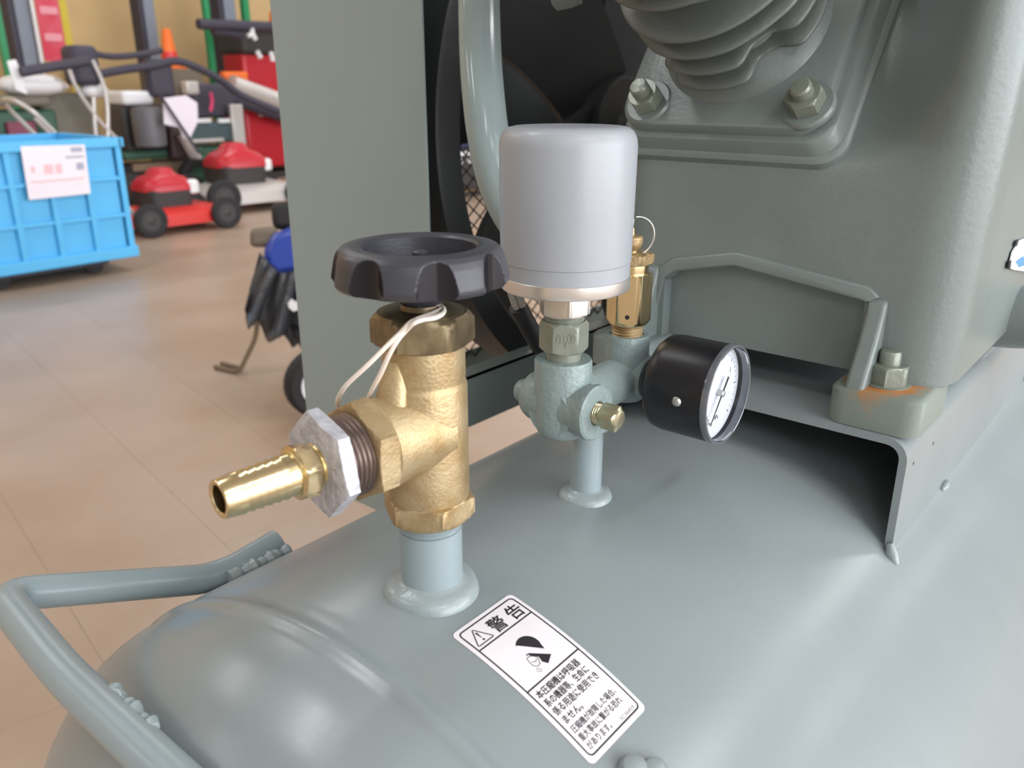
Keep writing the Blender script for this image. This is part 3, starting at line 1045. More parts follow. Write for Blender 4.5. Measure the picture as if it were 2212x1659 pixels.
for dy, ds in ((-half, -half), (half, -half), (-half, half), (half, half)):
    p = fac(CYc - .004 + dy, CSc + ds, 0)
    obj('boss', M().lathe([(.0150, .018), (.0150, .0205), (.0138, .0222), (.0005, .0222)], p, fn_, 40), PUMP, cyl_)
    nu = obj('nut', M().hexnut(p, fn_, .0222, .0315, .0105, .35, (0, 1, 0), .0014, .0004).lathe([(.0058, .030), (.0058, .0368), (.0048, .0382), (.0004, .0386)], p, fn_, 32), NUTP, cyl_)
cc = fac(CYc, CSc, 0)
bar = M().lathe([(.0515, .018), (.0495, .0215), (.043, .026), (.0365, .031), (.0335, .037), (.0335, .125)], cc, fn_, 72)
obj('barrel', bar, PUMP, cyl_)
# fins: round plates; the lower ones have clearance notches at the bolt corners
def finr(R, dep_):
    def fn2(q):
        r = R
        for k in range(4):
            c = PI / 4 + k * PI / 2
            d = (q - c + PI) % (2 * PI) - PI
            r -= dep_ * math.exp(-(d / .26) ** 4)
        return r
    return fn2
for i, h in enumerate((.0345, .0495, .0645, .0795, .1060, .1210)):
    R = .0520 + .0008 * i
    f2 = finr(R, (.0125, .0100, .001, 0, 0, 0)[i])
    m = M()
    def off(f, d):
        return lambda q: f(q) - d
    m.polar([(h - .0030, lambda q: .030), (h - .0012, off(f2, .006)), (h - .0002, off(f2, .0009)), (h + .0006, f2), (h + .0018, f2), (h + .0026, off(f2, .0009)), (h + .0036, off(f2, .006)), (h + .0052, lambda q: .030)], cc, fn_, (0, 1, 0), 192)
    obj('fin', m, PUMPD, cyl_, smooth=50)
obj('barrel', M().lathe([(.0335, .120), (.0335, .150)], cc, fn_, 48), PUMP, cyl_)
for h in (.136, .151):
    obj('fin', M().lathe([(.030, h - .003), (.0555, h - .0004), (.0562, h + .0006), (.0562, h + .0018), (.0555, h + .0026), (.030, h + .005)], cc, fn_, 96), PUMPD, cyl_)
hdp = rrect(-.068, -.068, .068, .068, .02, 6)
obj('cylinder_head', M().rings([[cc + V((0, x, 0)) + ft_ * y + fn_ * h for x, y in hdp] for h in (.158, .215)]), PUMP, cyl_, bevel=.004)
pl_ = onpl(1215, -4, fac(0, 0, .106), fn_)
obj('boss', M().lathe([(.0055, -.01), (.0062, -.004), (.0058, .004), (.003, .006)], pl_, V((-.3, .9, -.2)), 24), PUMPD, cyl_)
# oil drain boss and sticker on the near flank
ob = at(2215, 712, 1, -.146)
obj('drain_boss', M().lathe([(.0245, -.02), (.0222, .004), (.0208, .012), (.0208, .055)], V((ob.x + .01, PYN + .006, .7465)), (0, -1, 0), 40), PUMP, pu)
stk = thing('maker_sticker', 'white and blue sticker on the crankcase flank at right picture edge', 'sticker', (.39, PYN - .006, .80))
def stq(u0, v0):
    p = at(u0, v0, 1, PYN - .0005 - (.81 - .74) * .03 + .004 - .0006)
    return p
def stsheet(name, pts, material, off):
    m = M()
    pp = [stq(*q) for q in pts]
    m.rings([[p + V((0, .0004, 0)) for p in pp], [p + V((0, -off, 0)) for p in pp]])
    return obj(name, m, material, stk, smooth=0)
stsheet('backing', [(2178, 578), (2186, 545), (2200, 520), (2235, 505), (2330, 480), (2330, 560), (2240, 590), (2190, 583)], WHITES, .0003)
stsheet('printed_swoosh', [(2192, 565), (2205, 555), (2225, 549), (2260, 540), (2260, 560), (2225, 568), (2200, 577)], BLUES, .0006)
stsheet('printed_swoosh', [(2176, 580), (2178, 565), (2183, 562), (2180, 582)], INK, .0006)
stsheet('printed_swoosh', [(2190, 532), (2194, 520), (2199, 517), (2195, 531)], INK, .0006)

# ------------------------------------------------------------------ belt guard, flywheel, delivery pipe
GX, GYN, GYF = .246, .2415, .4235
GX1, GZ0, GZ1 = 1.02, .516, 1.3
bg = thing('belt_guard', 'tall grey sheet metal belt guard with black wire mesh side', 'guard', (.6, .33, GZ0))
obj('end_panel', M().box((GX - .001, GYN, GZ0), (GX + .001, GYF, GZ1)), GUARD, bg, smooth=0, bevel=.0006)
obj('end_panel', M().box((GX1 - .001, GYN, GZ0), (GX1 + .001, GYF, GZ1)), GUARD, bg, smooth=0)
obj('rail', M().box((GX, GYN, .6115), (GX1, GYN + .002, .6585)).box((GX, GYN, .6565), (GX1, GYN + .02, .6585)), GUARD, bg, smooth=0)
obj('roof_panel', M().box((GX, GYN, GZ1 - .002), (GX1, GYF, GZ1)), GUARD, bg, smooth=0)
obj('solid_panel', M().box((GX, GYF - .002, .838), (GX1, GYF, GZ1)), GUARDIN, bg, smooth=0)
obj('rail', M().box((GX, GYF - .002, .56), (GX1, GYF, .60)), GUARD, bg, smooth=0)
# expanded metal mesh as crossing wires
ms = M()
pitch = .0175
zlo, zhi = .59, .84
for sgn in (1, -1):
    x = GX - .3
    while x < GX1 + .3:
        # wire at shallow slant
        dx = (zhi - zlo) * 1.25 * sgn
        a = V((x, GYF - .003, zlo))
        b = V((x + dx, GYF - .003, zhi))
        # clip to the frame
        def clip(p, q):
            t0, t1 = 0., 1.
            d = q.x - p.x
            for lim, s in ((GX, 1), (GX1, -1)):
                v0 = (p.x - lim) * s
                dv = d * s
                if dv == 0:
                    continue
                t = -v0 / dv
                if dv > 0:
                    t0 = max(t0, t)
                else:
                    t1 = min(t1, t)
            return (p.lerp(q, t0), p.lerp(q, t1)) if t1 - t0 > .02 else None
        cl = clip(a, b)
        if cl:
            ms.tube([cl[0], cl[1]], .0009, 5)
        x += pitch * 1.25
mo = obj('wire_mesh', ms, MESHB, bg)
mo['kind'] = 'stuff'
FC = V((.551, 0, .860))
FR = .273
fwl = thing('flywheel', 'large black spoked flywheel inside the belt guard', 'flywheel', (FC.x, .29, FC.z))
fy0, fy1 = .262, .305
rim = M()
rr = []
for j in range(120):
    q = 2 * PI * j / 120
    d = V((math.cos(q), 0, math.sin(q)))
    rr.append([FC + d * r + V((0, y, 0)) for r, y in ((FR, fy0 + .002), (FR, fy1 - .002), (FR - .003, fy1), (FR - .020, fy1), (FR - .024, fy0 + .016), (FR - .030, fy0 + .004), (FR - .026, fy0), (FR - .004, fy0))])
rr.append(rr[0])
rim.rings(rr, True, False, False)
obj('rim', rim, DARK, fwl, smooth=40)
obj('hub', M().lathe([(.045, .0), (.048, .003), (.048, .05), (.018, .052)], FC + V((0, fy0 - .004, 0)), (0, 1, 0), 48), DARK, fwl)
ns = 5
for k in range(ns):
    q0 = math.radians(205 + 360 / ns * k)
    m = M()
    rr = []
    for i in range(12):
        t = i / 11
        r = .035 + (FR - .05) * t
        q = q0 + .30 * t * t
        d = V((math.cos(q), 0, math.sin(q)))
        tn = V((-math.sin(q), 0, math.cos(q)))
        wdt = .040 + .030 * t
        y = fy0 + .02
        th = .006
        rr.append([FC + d * r + V((0, y, 0)) + tn * (wdt * a) + V((0, th * b + .014 * a, 0)) for a, b in ((-1, -.6), (-.3, -1), (.3, -1), (1, -.6), (1, .6), (.3, 1), (-.3, 1), (-1, .6))])
    m.rings(rr)
    obj('spoke', m, DARK, fwl, smooth=50)
obj('crankshaft', M().lathe([(.017, 0), (.017, .21)], FC + V((0, .097, 0)), (0, 1, 0), 32), STEEL, fwl)
dp = thing('delivery_pipe', 'thick grey painted delivery pipe curving down behind pressure switch', 'pipe', dep(1040, 300, .53))
pp = [dep(1032, -260, .56), dep(1034, -80, .545), dep(1036, 60, .535), dep(1042, 180, .53), dep(1056, 300, .53), dep(1080, 400, .535), dep(1120, 480, .545), dep(1180, 540, .56), dep(1250, 580, .58)]
obj('pipe', M().tube(spline(pp, 6), .0136, 28), TUBEP, dp)
pe = pp[-1]
ed = (pp[-1] - pp[-2]).normalized()
obj('pipe_union', M().hexnut(pe, ed, -.004, .016, .0185, .2, None, .002, .002), NUTP, dp)

# ================================================================== background
RED = mat('red_paint', (190, 34, 48), .35)
REDO = mat('red_orange_paint', (214, 52, 48), .35)
BLKR = mat('rubber_black', (34, 32, 34), .7)
ENG = mat('engine_dark', (58, 54, 54), .55)
SILV = mat('silver_deck', (198, 192, 188), .4, .2)
WHT = mat('white_plastic', (232, 230, 232), .35)
GRN = mat('green_paint', (34, 138, 84), .45)
GRND = mat('green_dark', (46, 84, 66), .5)
OLV = mat('olive_grey', (112, 106, 94), .6)
ORA = mat('orange_plastic', (244, 118, 44), .5)
COLM = mat('column_grey', (126, 132, 144), .5)
COLD = mat('column_dark', (62, 58, 72), .6)
YEL = mat('yellow_board', (214, 190, 64), .6)
BANR = mat('banner_red', (204, 52, 76), .6, var=.1, vscale=3, col2=(214, 96, 112))
BAND = mat('banner_pale', (226, 150, 160), .6)
CART = mat('cart_blue', (84, 182, 234), .45)
BLUE = mat('machine_blue', (44, 70, 164), .3)
BAG = mat('plastic_sheet_black', (72, 72, 76), .38)
BRN = mat('machine_brown', (112, 100, 86), .6)
ROD = mat('rod_brown', (124, 106, 84), .6, .2)
NOTE = mat('notice_paper', (236, 228, 236), .6)
NRED = mat('notice_print_pink', (232, 190, 196), .6)
NBLU = mat('notice_print_grey', (168, 168, 190), .6)
CHRM = mat('bar_light', (206, 200, 196), .35, .4)

def wheel(parent, c, axis, r, w, hubm=ENG, name='wheel'):
    c = V(c)
    a = V(axis).normalized()
    t = obj(name, M().lathe([(r * .62, -w / 2), (r * .9, -w / 2), (r, -w * .3), (r, w * .3), (r * .9, w / 2), (r * .62, w / 2), (r * .62, -w / 2)], c, a, 32, cap0=False, cap1=False), BLKR, parent)
    obj('hub', M().lathe([(r * .64, -w * .35), (r * .64, w * .25), (r * .5, w * .1), (r * .2, w * .2), (r * .18, w * .42), (.001, w * .45)], c, a, 24), hubm, t)
    obj('hub', M().lathe([(r * .64, -w * .25), (r * .5, w * .1 - w * .2), (r * .2, -w * .4), (.001, -w * .45)], c, a, 24), hubm, t)
    return t
def mower(x, y, rz, deckm, topm, label, name='lawn_mower', s=1.0, handle=True):
    """lawn mower, front towards local +x; origin on the floor"""
    L = thing(name, label, 'lawn mower', (x, y, 0))
    Rz = Matrix.Rotation(rz, 3, 'Z')
    def T(px, py, pz):
        return Rz @ V((px * s, py * s, pz * s)) + V((x, y, 0))
    def poly(pts, z):
        return [T(px, py, z) for px, py in pts]
    d = M()
    d.rings([poly(rrect(-.36, -.24, .36, .24, .16, 6), .06), poly(rrect(-.36, -.24, .36, .24, .16, 6), .13), poly(rrect(-.33, -.21, .33, .21, .15, 6), .165), poly(rrect(-.24, -.17, .24, .17, .12, 6), .185)])
    obj('deck', d, deckm, L, smooth=40)
    e = M()
    e.rings([poly(rrect(-.20, -.16, .12, .16, .05, 4), .18), poly(rrect(-.21, -.17, .13, .17, .05, 4), .30), poly(rrect(-.18, -.14, .10, .14, .05, 4), .34)])
    obj('engine', e, ENG, L, smooth=40)
    c = M()
    c.rings([poly(rrect(-.22, -.17, .16, .17, .08, 6), .295), poly(rrect(-.22, -.17, .16, .17, .09, 6), .335), poly(rrect(-.18, -.14, .11, .14, .09, 6), .385), poly(rrect(-.13, -.10, .06, .10, .07, 6), .405), poly(rrect(-.11, -.085, .04, .085, .06, 6), .44), poly(rrect(-.09, -.07, .02, .07, .05, 6), .452)])
    obj('engine_cover', c, topm, L, smooth=40)
    mfl = M().lathe([(.03, 0), (.048, .012), (.048, .075), (.03, .09)], T(.13, -.12, .26), Rz @ V((0, 0, 1)), 20)
    obj('muffler', mfl, WHT, L)
    for px, py in ((.31, -.265), (.31, .265), (-.27, -.265), (-.27, .265)):
        wheel(L, T(px, py, .118), Rz @ V((0, 1, 0)), .118 * s, .045 * s)
    if handle:
        pts = [T(-.33, -.2, .14), T(-.62, -.21, .52), T(-.88, -.21, .86), T(-.95, -.12, .93), T(-.95, .12, .93), T(-.88, .21, .86), T(-.62, .21, .52), T(-.33, .2, .14)]
        obj('handle', M().tube(bend(pts, .06, 4), .013, 8), CHRM, L)
    return L
# blue container cart
cy = 3.97
a0 = at(285, 545, 1, cy)
bx1 = a0.x
bx0 = at(-150, 600, 1, cy).x - .12
zt_ = at(130, 302, 1, cy).z
zb_ = at(140, 566, 1, cy).z
cart = thing('container_cart', 'bright blue plastic container cart on casters', 'cart', ((bx0 + bx1) / 2, cy + .35, 0))
m = M()
Yb = cy + .62
tw = .03
m.box((bx0, cy, zb_), (bx1, cy + .02, zt_)).box((bx0, Yb - .02, zb_), (bx1, Yb, zt_)).box((bx0, cy, zb_), (bx0 + .02, Yb, zt_)).box((bx1 - .02, cy, zb_), (bx1, Yb, zt_)).box((bx0, cy, zb_), (bx1, Yb, zb_ + .02))
obj('tub', m, CART, cart, smooth=0)
m = M()
m.box((bx0 - .02, cy - .03, zt_ - .045), (bx1 + .02, cy, zt_)).box((bx0 - .02, Yb, zt_ - .045), (bx1 + .02, Yb + .03, zt_)).box((bx1, cy - .03, zt_ - .045), (bx1 + .03, Yb + .03, zt_)).box((bx0 - .03, cy - .03, zt_ - .045), (bx0, Yb + .03, zt_))
obj('rim', m, CART, cart, smooth=0, bevel=.006)
m = M().box((bx0 - .02, cy - .032, zb_ - .02), (bx1 + .025, Yb + .03, zb_ + .035))
obj('base_rim', m, CART, cart, smooth=0, bevel=.006)
nv = 6
for i in range(nv + 1):
    x = bx0 + (bx1 - bx0) * i / nv
    obj('rib', M().box((x - .014, cy - .022, zb_ + .03), (x + .014, cy + .001, zt_ - .04)), CART, cart, smooth=0, bevel=.003)
for k in (.34, .66):
    z = zb_ + (zt_ - zb_) * k
    obj('rib', M().box((bx0, cy - .018, z - .010), (bx1, cy + .001, z + .010)), CART, cart, smooth=0, bevel=.003)
for px_, py_ in ((at(205, 590, 1, cy + .08).x, cy + .08), (at(10, 620, 1, cy + .02).x, cy + .06), (at(205, 590, 1, cy + .08).x, Yb - .08), (at(10, 620, 1, cy + .02).x, Yb - .08)):
    cs = obj('caster', M().box((px_ - .035, py_ - .035, zb_ - .045), (px_ + .035, py_ + .035, zb_ - .02)).box((px_ - .03, py_ - .025, .05), (px_ + .03, py_ - .018, zb_ - .03)).box((px_ - .03, py_ + .018, .05), (px_ + .03, py_ + .025, zb_ - .03)), COLD, cart, smooth=0)
    obj('caster_wheel', M().lathe([(.045, -.015), (.05, -.01), (.05, .01), (.045, .015)], (px_, py_, .05), (0, 1, 0), 20), BLKR, cs)
for yy in (cy + .05, Yb - .09):
    obj('base_beam', M().box((bx0 + .1, yy, zb_ - .05), (bx1 - .1, yy + .04, zb_ - .02)), COLD, cart, smooth=0)
nt_ = thing('paper_notice', 'white paper notice taped to the front of the blue cart', 'notice', at(120, 370, 1, cy - .03))
q4 = [at(44, 316, 1, cy - .034), at(183, 312, 1, cy - .034), at(196, 418, 1, cy - .038), at(63, 432, 1, cy - .038)]
m = M().rings([[p + V((0, .002, 0)) for p in q4], q4])
obj('sheet', m, NOTE, nt_, smooth=0)
def nq_(s, t):
    return q4[0].lerp(q4[1], s).lerp(q4[3].lerp(q4[2], s), t) + V((0, -.0012, 0))
def nrect(s0, t0, s1, t1, mt):
    m = M()
    m.v = [nq_(s0, t0), nq_(s1, t0), nq_(s1, t1), nq_(s0, t1)]
    m.f = [(0, 1, 2, 3)]
    obj('printed_block', m, mt, nt_, smooth=0, weld=False)
nrect(.76, .05, .95, .14, NBLU)
nrect(.66, .22, .96, .26, NBLU)
nrect(.82, .36, .94, .50, NBLU)
nrect(.10, .38, .16, .50, NRED)
nrect(.30, .36, .44, .54, NRED)
nrect(.48, .36, .58, .54, NRED)
for k in range(3):
    nrect(.06, .66 + .09 * k, .92, .69 + .09 * k, NRED if k == 0 else NOTE)
# red mowers
p = at(340, 516, 2, 0)
mower(2.585, 5.02, math.radians(-3), REDO, RED, 'red lawn mower with red deck standing right beside the blue cart', s=.88)
mower(3.46, 5.52, math.radians(-6), SILV, RED, 'lawn mower with red engine cover on silver deck behind the others', s=1.08, handle=False)
# blue tiller close to the guard
td = 2.62
tl = thing('tiller', 'small blue tiller draped in black plastic behind the grey guard', 'tiller', (1.3, 1.95, 0))
def tp_(u, v, d=td):
    return dep(u, v, d)
def blob(name, pts, d0, d1, material, parent, bev=.012, smooth=40):
    m = M()
    m.rings([[dep(u, v, d0) for u, v in pts], [dep(u, v, d1) for u, v in pts]])
    return obj(name, m, material, parent, smooth=smooth, bevel=bev)
blob('engine', [(584, 440), (640, 432), (700, 432), (700, 500), (590, 496)], 2.55, 2.85, BLKR, tl, .02)
blob('air_box', [(540, 494), (598, 488), (606, 528), (575, 534), (540, 534)], 2.52, 2.74, BRN, tl, .015)
blob('cowl', [(568, 540), (590, 505), (628, 490), (700, 480), (700, 600), (640, 586), (596, 596), (574, 575)], 2.5, 2.8, BLUE, tl, .03)
# crumpled plastic skirt: folded curtain hanging from the cowl
topc = [(560, 545), (575, 560), (592, 580), (610, 590), (630, 588), (652, 580), (690, 575)]
botc = [(528, 668), (538, 712), (556, 690), (582, 742), (612, 722), (634, 752), (690, 700)]
rr = []
N = 42
for i in range(9):
    t = i / 8
    row = []
    for j in range(N):
        s = j / (N - 1) * (len(topc) - 1)
        k = min(int(s), len(topc) - 2)
        f = s - k
        a = V(topc[k]).lerp(V(topc[k + 1]), f)
        b = V(botc[k]).lerp(V(botc[k + 1]), f)
        q = a.lerp(b, t)
        d = 2.5 + .035 * math.sin(j * .42 + .8 * t) * (.15 + t) + .012 * math.sin(j * .8 + 5 * t)
        row.append(dep(q.x, q.y, d))
    rr.append(row)
m = M().rings(rr, False, False, False)
sk = obj('plastic_skirt', m, BAG, tl, smooth=50)
so = sk.modifiers.new('thick', 'SOLIDIFY')
so.thickness = .004
blob('inner_housing', [(560, 590), (640, 585), (690, 600), (690, 700), (600, 700), (560, 660)], 2.62, 2.85, BLKR, tl, .02)
lgp = [tp_(556, 690, 2.7), tp_(553, 730, 2.72), tp_(517, 810, 2.74), tp_(466, 803, 2.80)]
lgp[2].z = max(lgp[2].z, .008)
lgp[3].z = .008
obj('stand_rod', M().tube(bend(lgp, .03, 4), .008, 8), ROD, tl)
obj('stand_rod', M().tube([tp_(522, 796, 2.74), tp_(479, 785, 2.84)], .008, 8), ROD, tl)
wc = at(690, 826, 2, .105)
wheel(tl, wc, (_R * .55 + _H * -.8), .10, .05, WHT)
obj('axle', M().tube([wc, wc + V((.1, .25, .12)), dep(660, 690, 2.75)], .01, 8), BLKR, tl)
blob('badge', [(622, 655), (630, 645), (638, 652), (645, 645), (648, 668), (634, 673), (624, 665)], 2.42, 2.425, WHT, tl, 0)

# machines behind the cart: walk-behind cultivators with silver tanks
def cultivator(label, bits, loc):
    t = thing('cultivator', label, 'cultivator', loc)
    return t
def rbox(name, u0, v0, u1, v1, y, dy, material, parent, bev=.02):
    p0 = at(u0, v1, 1, y)
    p1 = at(u1, v0, 1, y)
    m = M().box((min(p0.x, p1.x), y, min(p0.z, p1.z)), (max(p0.x, p1.x), y + dy, max(p0.z, p1.z)))
    return obj(name, m, material, parent, smooth=40, bevel=bev, seg=3)
def dome(name, u, v, ru, rv, y, material, parent, flat_=.0):
    c = at(u, v, 1, y)
    rx = abs(at(u + ru, v, 1, y).x - c.x)
    rz = abs(at(u, v - rv, 1, y).z - c.z)
    m = M()
    rr = []
    for i in range(13):
        q = -PI / 2 + PI * i / 12
        rr.append([])
        for j in range(28):
            a = 2 * PI * j / 28
            cc_, ss = math.cos(a), math.sin(a)
            k = (abs(cc_) ** 3 + abs(ss) ** 3) ** (-1 / 3)
            cq = max(.02, math.cos(q)) ** .7
            rr[-1].append(c + V((rx * k * cc_ * cq, rx * .8 * k * ss * cq, rz * math.sin(q))))
    m.rings(rr)
    return obj(name, m, material, parent, smooth=60)
def legs(parent, xs, y, z, material=ENG):
    for x in xs:
        wheel(parent, (x, y, .16), (0, 1, 0), .16, .09, ENG)
yA = 5.75
cA = thing('cultivator', 'cultivator with large silver fuel tank behind the blue cart', 'cultivator', (at(90, 300, 1, yA).x, yA, 0))
dome('fuel_tank', 68, 184, 66, 24, yA, WHT, cA)
rbox('tank_rail', -60, 205, 108, 232, yA - .1, .3, OLV, cA)
rbox('engine', -60, 236, 120, 300, yA - .05, .35, GRND, cA)
rbox('engine_shroud', 105, 200, 205, 330, yA + .05, .35, OLV, cA, .03)
dome('fuel_tank', 202, 196, 28, 16, yA, WHT, cA)
rbox('red_plate', 20, 262, 76, 292, yA - .09, .05, mat('maroon', (124, 52, 78), .5), cA, .005)
blob_ = [(14, 132), (34, 128), (48, 160), (60, 205), (34, 195)]
m = M()
m.rings([[at(u, v, 1, yA - .15) for u, v in blob_], [at(u, v, 1, yA - .10) for u, v in blob_]])
obj('white_bracket', m, WHT, cA, smooth=0, bevel=.006)
for pts in ([(150, 150), (165, 190), (195, 235), (218, 265), (262, 310)], [(75, 255), (95, 275), (118, 300)], [(200, 130), (222, 180), (232, 230), (233, 300)], [(202, 210), (205, 270), (210, 310)], [(118, 170), (135, 180), (145, 190)]):
    obj('light_bar', M().tube(spline([at(u, v, 1, yA - .12) for u, v in pts], 4), .014, 8), CHRM, cA)
obj('handlebar', M().tube(spline([at(u, v, 1, yA - .2) for u, v in ((45, 156), (90, 148), (150, 138), (190, 132))], 5), .030, 10), COLD, cA)
obj('handlebar', M().tube(spline([at(u, v, 1, yA + .3) for u, v in ((135, 116), (180, 112), (240, 122), (300, 118), (350, 108))], 5), .022, 10), COLD, cA)
rbox('control_box', 168, 98, 212, 185, yA - .1, .2, COLD, cA, .04)
legs(cA, (at(20, 400, 1, yA).x, at(170, 400, 1, yA).x), yA + .1, .2)
rbox('belly', 0, 290, 180, 420, yA + .05, .25, ENG, cA)
yB = 6.2
cB = thing('cultivator', 'dark engine cultivator with white price card behind the red mower', 'cultivator', (at(330, 300, 1, yB).x, yB, 0))
rbox('engine', 275, 225, 395, 330, yB, .26, ENG, cB, .03)
obj('air_cleaner', M().lathe([(.02, 0), (.11, .01), (.115, .05), (.115, .26), (.10, .29), (.01, .30)], at(328, 318, 1, yB - .12), (0, 0, 1), 28), mat('air_cleaner_grey', (104, 102, 106), .5), cB)
rbox('tank', 268, 196, 332, 228, yB - .05, .3, WHT, cB, .03)
rbox('belt_cover', 375, 275, 405, 345, yB - .1, .3, mat('dark_maroon', (72, 56, 58), .5), cB, .02)
rbox('carton', 290, 345, 420, 372, yB + .02, .22, mat('carton_brown', (140, 116, 96), .7), cB, .01)
rbox('frame', 270, 318, 440, 348, yB - .02, .28, GRND, cB, .02)
obj('handlebar', M().tube(spline([at(u, v, 1, yB - .1) for u, v in ((215, 160), (270, 150), (330, 142), (380, 132), (430, 148), (480, 175), (520, 205), (600, 240))], 5), .030, 10), COLD, cB)
obj('lever_bar', M().tube([at(345, 205, 1, yB - .36), at(430, 330, 1, yB - .36)], .012, 8), COLD, cB)
rbox('control_head', 330, 128, 372, 210, yB - .1, .12, COLD, cB, .03)
obj('bracket', M().tube([at(395, 290, 1, yB - .2), at(428, 350, 1, yB - .2)], .045, 8), CHRM, cB)
wheel(cB, at(428, 385, 1, yB - .2), (0, 1, 0), .16, .1, GRND)
legs(cB, (at(300, 420, 1, yB).x,), yB + .1, .2)
pc = thing('price_card', 'large white price card standing among the dark machines', 'card', at(392, 240, 1, yB - .32))
q5 = [at(352, 212, 1, yB - .32), at(402, 206, 1, yB - .32), at(426, 222, 1, yB - .32), at(428, 262, 1, yB - .32), at(410, 300, 1, yB - .32), at(396, 300, 1, yB - .32), at(388, 276, 1, yB - .32), at(355, 268, 1, yB - .32)]
obj('card', M().rings([q5, [p + V((0, .006, 0)) for p in q5]]), NOTE, pc, smooth=0)
yC = 6.62
cC = thing('cultivator', 'dark machine with green frame next to the red housing', 'cultivator', (at(470, 300, 1, yC).x, yC, 0))
rbox('engine', 412, 262, 515, 312, yC, .22, mat('engine_teal', (66, 84, 88), .45), cC, .03)
rbox('white_plate', 428, 256, 456, 266, yC - .02, .04, WHT, cC, .004)
rbox('white_plate', 474, 256, 500, 266, yC - .02, .04, WHT, cC, .004)
rbox('chrome_rail', 412, 298, 485, 310, yC - .05, .06, CHRM, cC, .01)
rbox('light_post', 508, 225, 524, 318, yC - .05, .05, CHRM, cC, .01)
rbox('frame', 420, 312, 520, 350, yC, .22, GRND, cC, .02)
rbox('body', 420, 180, 505, 255, yC + .05, .2, COLD, cC, .03)
rbox('engine_top', 405, 175, 430, 205, yC - .05, .1, CHRM, cC, .02)
obj('warning_ribbon', M().tube(spline([at(u, v, 1, yC - .06) for u, v in ((455, 200), (458, 220), (455, 240))], 3), .014, 8), mat('pink_tape', (226, 60, 110), .5), cC)
wheel(cC, at(455, 395, 1, yC - .1), (0, 1, 0), .17, .1, ENG)
for pts in ([(408, 345), (425, 350), (440, 362)], [(445, 345), (430, 370), (445, 400)]):
    obj('green_bar', M().tube(spline([at(u, v, 1, yC - .1) for u, v in pts], 3), .03, 8), GRN, cC)
legs(cC, (at(500, 420, 1, yC).x,), yC + .1, .2)
# red housing machine with silver arm
yD = 7.2
cD = thing('snow_blower', 'tall red machine housing with silver arm beside the grey guard', 'machine', (at(580, 300, 1, yD).x, yD, 0))
rbox('housing', 542, 235, 660, 365, yD, .4, RED, cD, .03)
rbox('housing_cover', 532, 118, 660, 205, yD + .05, .35, RED, cD, .03)
rbox('base', 550, 365, 660, 450, yD + .02, .35, ENG, cD, .02)
rbox('orange_cap', 488, 155, 536, 178, yD - .05, .1, ORA, cD, .02)
obj('silver_arm', M().tube([at(500, 182, 1, yD - .2), at(640, 232, 1, yD - .2)], .085, 12), CHRM, cD)
obj('arm_support', M().tube([at(492, 208, 1, yD - .18), at(640, 262, 1, yD - .18)], .06, 10), COLD, cD)
rbox('engine', 525, 60, 640, 118, yD, .4, ENG, cD, .05)
obj('handlebar', M().tube([at(428, 52, 1, yD - .2), at(650, 60, 1, yD - .2)], .045, 10), COLD, cD)
obj('handlebar', M().tube([at(458, 66, 1, yD - .15), at(520, 74, 1, yD - .15)], .04, 10), COLD, cD)
for pts in ([(543, 55), (545, 72), (552, 86)], [(555, 110), (563, 125)], [(585, 112), (590, 132)], [(535, 78), (548, 72)]):
    obj('chrome_bit', M().tube([at(u, v, 1, yD - .22) for u, v in pts], .022, 8), WHT, cD)
rbox('name_plate', 560, 240, 590, 252, yD - .01, .02, WHT, cD, .006)

# traffic cones
def cone(u, vtop, vbot, y, label):
    b = at(u + 5, vbot, 1, y)
    t_ = at(u, vtop, 1, y)
    h = t_.z - b.z
    z0 = b.z
    L = thing('traffic_cone', label, 'traffic cone', (b.x, y, 0), 'orange traffic cones')
    # cone stands on a pallet-high box
    obj('cone_body', M().lathe([(h * .30, z0), (h * .30, z0 + h * .02), (h * .24, z0 + h * .05), (h * .13, z0 + h * .90), (h * .10, z0 + h), (.01, z0 + h)], (b.x, y, 0), n=28), ORA, L)
    obj('red_sleeve', M().lathe([(h * .243, z0 + h * .06), (h * .205, z0 + h * .38)], (b.x, y, 0), n=28, cap0=False, cap1=False), REDO, L)
    obj('cone_base', M().box((b.x - h * .34, y - h * .34, z0 - .03), (b.x + h * .34, y + h * .34, z0 + .01)), ORA, L, smooth=0, bevel=.01)
    obj('cone_stand', M().box((b.x - .2, y - .2, 0), (b.x + .2, y + .2, z0 - .03)), BRN, L, smooth=0, bevel=.01)
cone(364, 62, 142, 7.5, 'orange traffic cone standing upright in front of the tan wall')
cone(592, 24, 100, 7.9, 'orange traffic cone nearly hidden by the grey guard panel')
# steel columns, banner, boards, green posts
def column(u, y, wpx, label):
    a = at(u - wpx / 2, 100, 1, y)
    b = at(u + wpx / 2, 100, 1, y)
    w2 = (b.x - a.x)
    t = thing('steel_column', label, 'column', ((a.x + b.x) / 2, y, 0), 'steel columns along the tan wall')
    x = (a.x + b.x) / 2
    # H section: two flanges and a web
    obj('flange', M().box((x - w2 / 2, y, 0), (x + w2 / 2, y + .012, ZH)), COLM, t, smooth=0)
    obj('flange', M().box((x - w2 / 2, y + .2, 0), (x + w2 / 2, y + .212, ZH)), COLM, t, smooth=0)
    obj('web', M().box((x - .006, y + .012, 0), (x + .006, y + .2, ZH)), COLD, t, smooth=0)
    obj('column_cover', M().box((x - w2 / 2 - w2 * .35, y + .02, 0), (x - w2 / 2, y + .19, ZH)), COLD, t, smooth=0)
column(64, 7.9, 34, 'grey steel column beside the red banner')
column(333, 7.9, 22, 'grey steel column in front of the tan wall left of the traffic cone')
column(505, 7.65, 24, 'grey steel column right behind the red and orange machine')
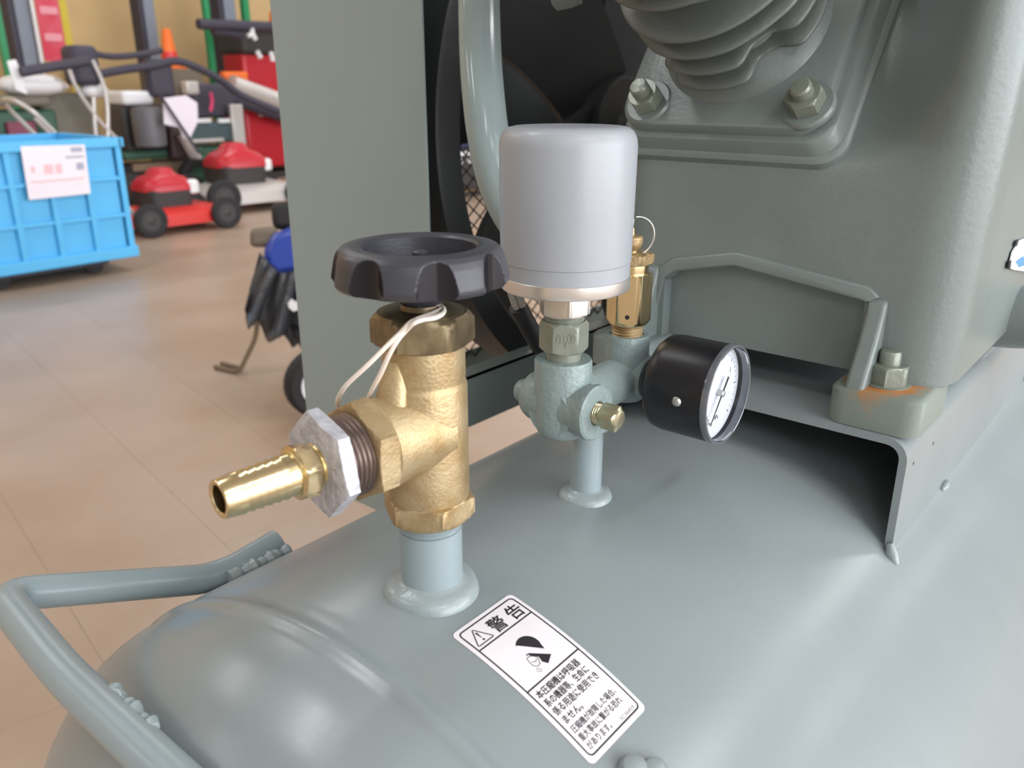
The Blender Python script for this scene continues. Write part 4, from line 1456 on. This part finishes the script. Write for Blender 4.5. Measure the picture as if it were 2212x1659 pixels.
bn = thing('red_banner', 'tall red banner with pale lettering bands beside the grey column', 'banner', (at(108, 130, 1, 7.85).x, 7.85, 0))
xa, xb = at(84, 60, 1, 7.85).x, at(134, 60, 1, 7.85).x
obj('cloth', M().box((xa, 7.84, at(100, 132, 1, 7.85).z), (xb, 7.848, 3.4)), BANR, bn, smooth=0)
for v in (22, 80):
    z = at(100, v, 1, 7.84).z
    obj('pale_band', M().box((xa + .03, 7.836, z - .03), (xb - .02, 7.84, z + .03)), BAND, bn, smooth=0)
obj('pole', M().tube([(xa - .02, 7.86, 0), (xa - .02, 7.86, 3.4)], .015, 8), WHT, bn)
xa, xb = at(136, 60, 1, 8.4).x, at(152, 60, 1, 8.4).x
one('yellow_board', M().box((xa, 8.4, 0), (xb, 8.44, ZH - .02)), YEL, 'narrow yellow board standing at the tan wall right of the banner', 'board', (0, 0, 0), smooth=0)
def gpost(u, y, label, wpx):
    x = at(u, 60, 1, y).x
    wd = abs(at(u + wpx, 60, 1, y).x - x)
    t = thing('rack_post', label, 'post', (x, y, 0), 'green rack posts')
    obj('post', M().box((x - wd / 2, y, 0), (x + wd / 2, y + wd, 2.6)), GRN, t, smooth=0)
    obj('foot_plate', M().box((x - wd, y - wd / 2, 0), (x + wd, y + wd * 1.5, .01)), GRN, t, smooth=0)
gpost(2, 7.6, 'green rack post at the left picture edge', 14)
gpost(452, 7.6, 'green rack post between the traffic cone and the grey column', 11)
gpost(537, 7.62, 'green rack post beside the red machine housing', 12)

# dark generator seen through the guard mesh
gy = 4.6
gn = thing('generator', 'dark generator on the floor seen through the guard mesh', 'generator', (at(1060, 480, 1, gy).x, gy, 0))
gx0, gx1 = at(930, 480, 1, gy).x, at(1330, 480, 1, gy).x
gz1 = .48
obj('engine_block', M().box((gx0 + .05, gy + .05, .06), (gx1 - .05, gy + .45, gz1 - .08)), ENG, gn, smooth=0, bevel=.02)
obj('fuel_tank', M().box((gx0 + .08, gy + .03, gz1 - .08), (gx1 - .08, gy + .47, gz1)), mat('generator_blue', (52, 56, 92), .4), gn, smooth=0, bevel=.03)
obj('white_trim', M().box((gx0 + .02, gy - .004, gz1 - .13), (gx1 - .3, gy + .012, gz1 - .105)), WHT, gn, smooth=0)
obj('control_panel', M().box((gx0 + .16, gy + .02, .16), (gx0 + .30, gy + .05, .26)), WHT, gn, smooth=0, bevel=.004)
for px in (.10, .40, .52):
    obj('gauge_cap', M().lathe([(.022, 0), (.022, .02), (.01, .024)], (gx0 + px, gy + .05, .30), (0, -1, 0), 16), WHT, gn)
for px in (gx0, gx1 - .025):
    obj('frame_tube', M().tube(bend([(px, gy, .01), (px, gy, gz1 + .03), (px, gy + .5, gz1 + .03), (px, gy + .5, .01)], .06, 4), .014, 8), BLKR, gn)
for z_ in (.03, gz1 + .03):
    obj('frame_tube', M().tube([(gx0, gy + .02, z_), (gx1, gy + .02, z_)], .014, 8), BLKR, gn)
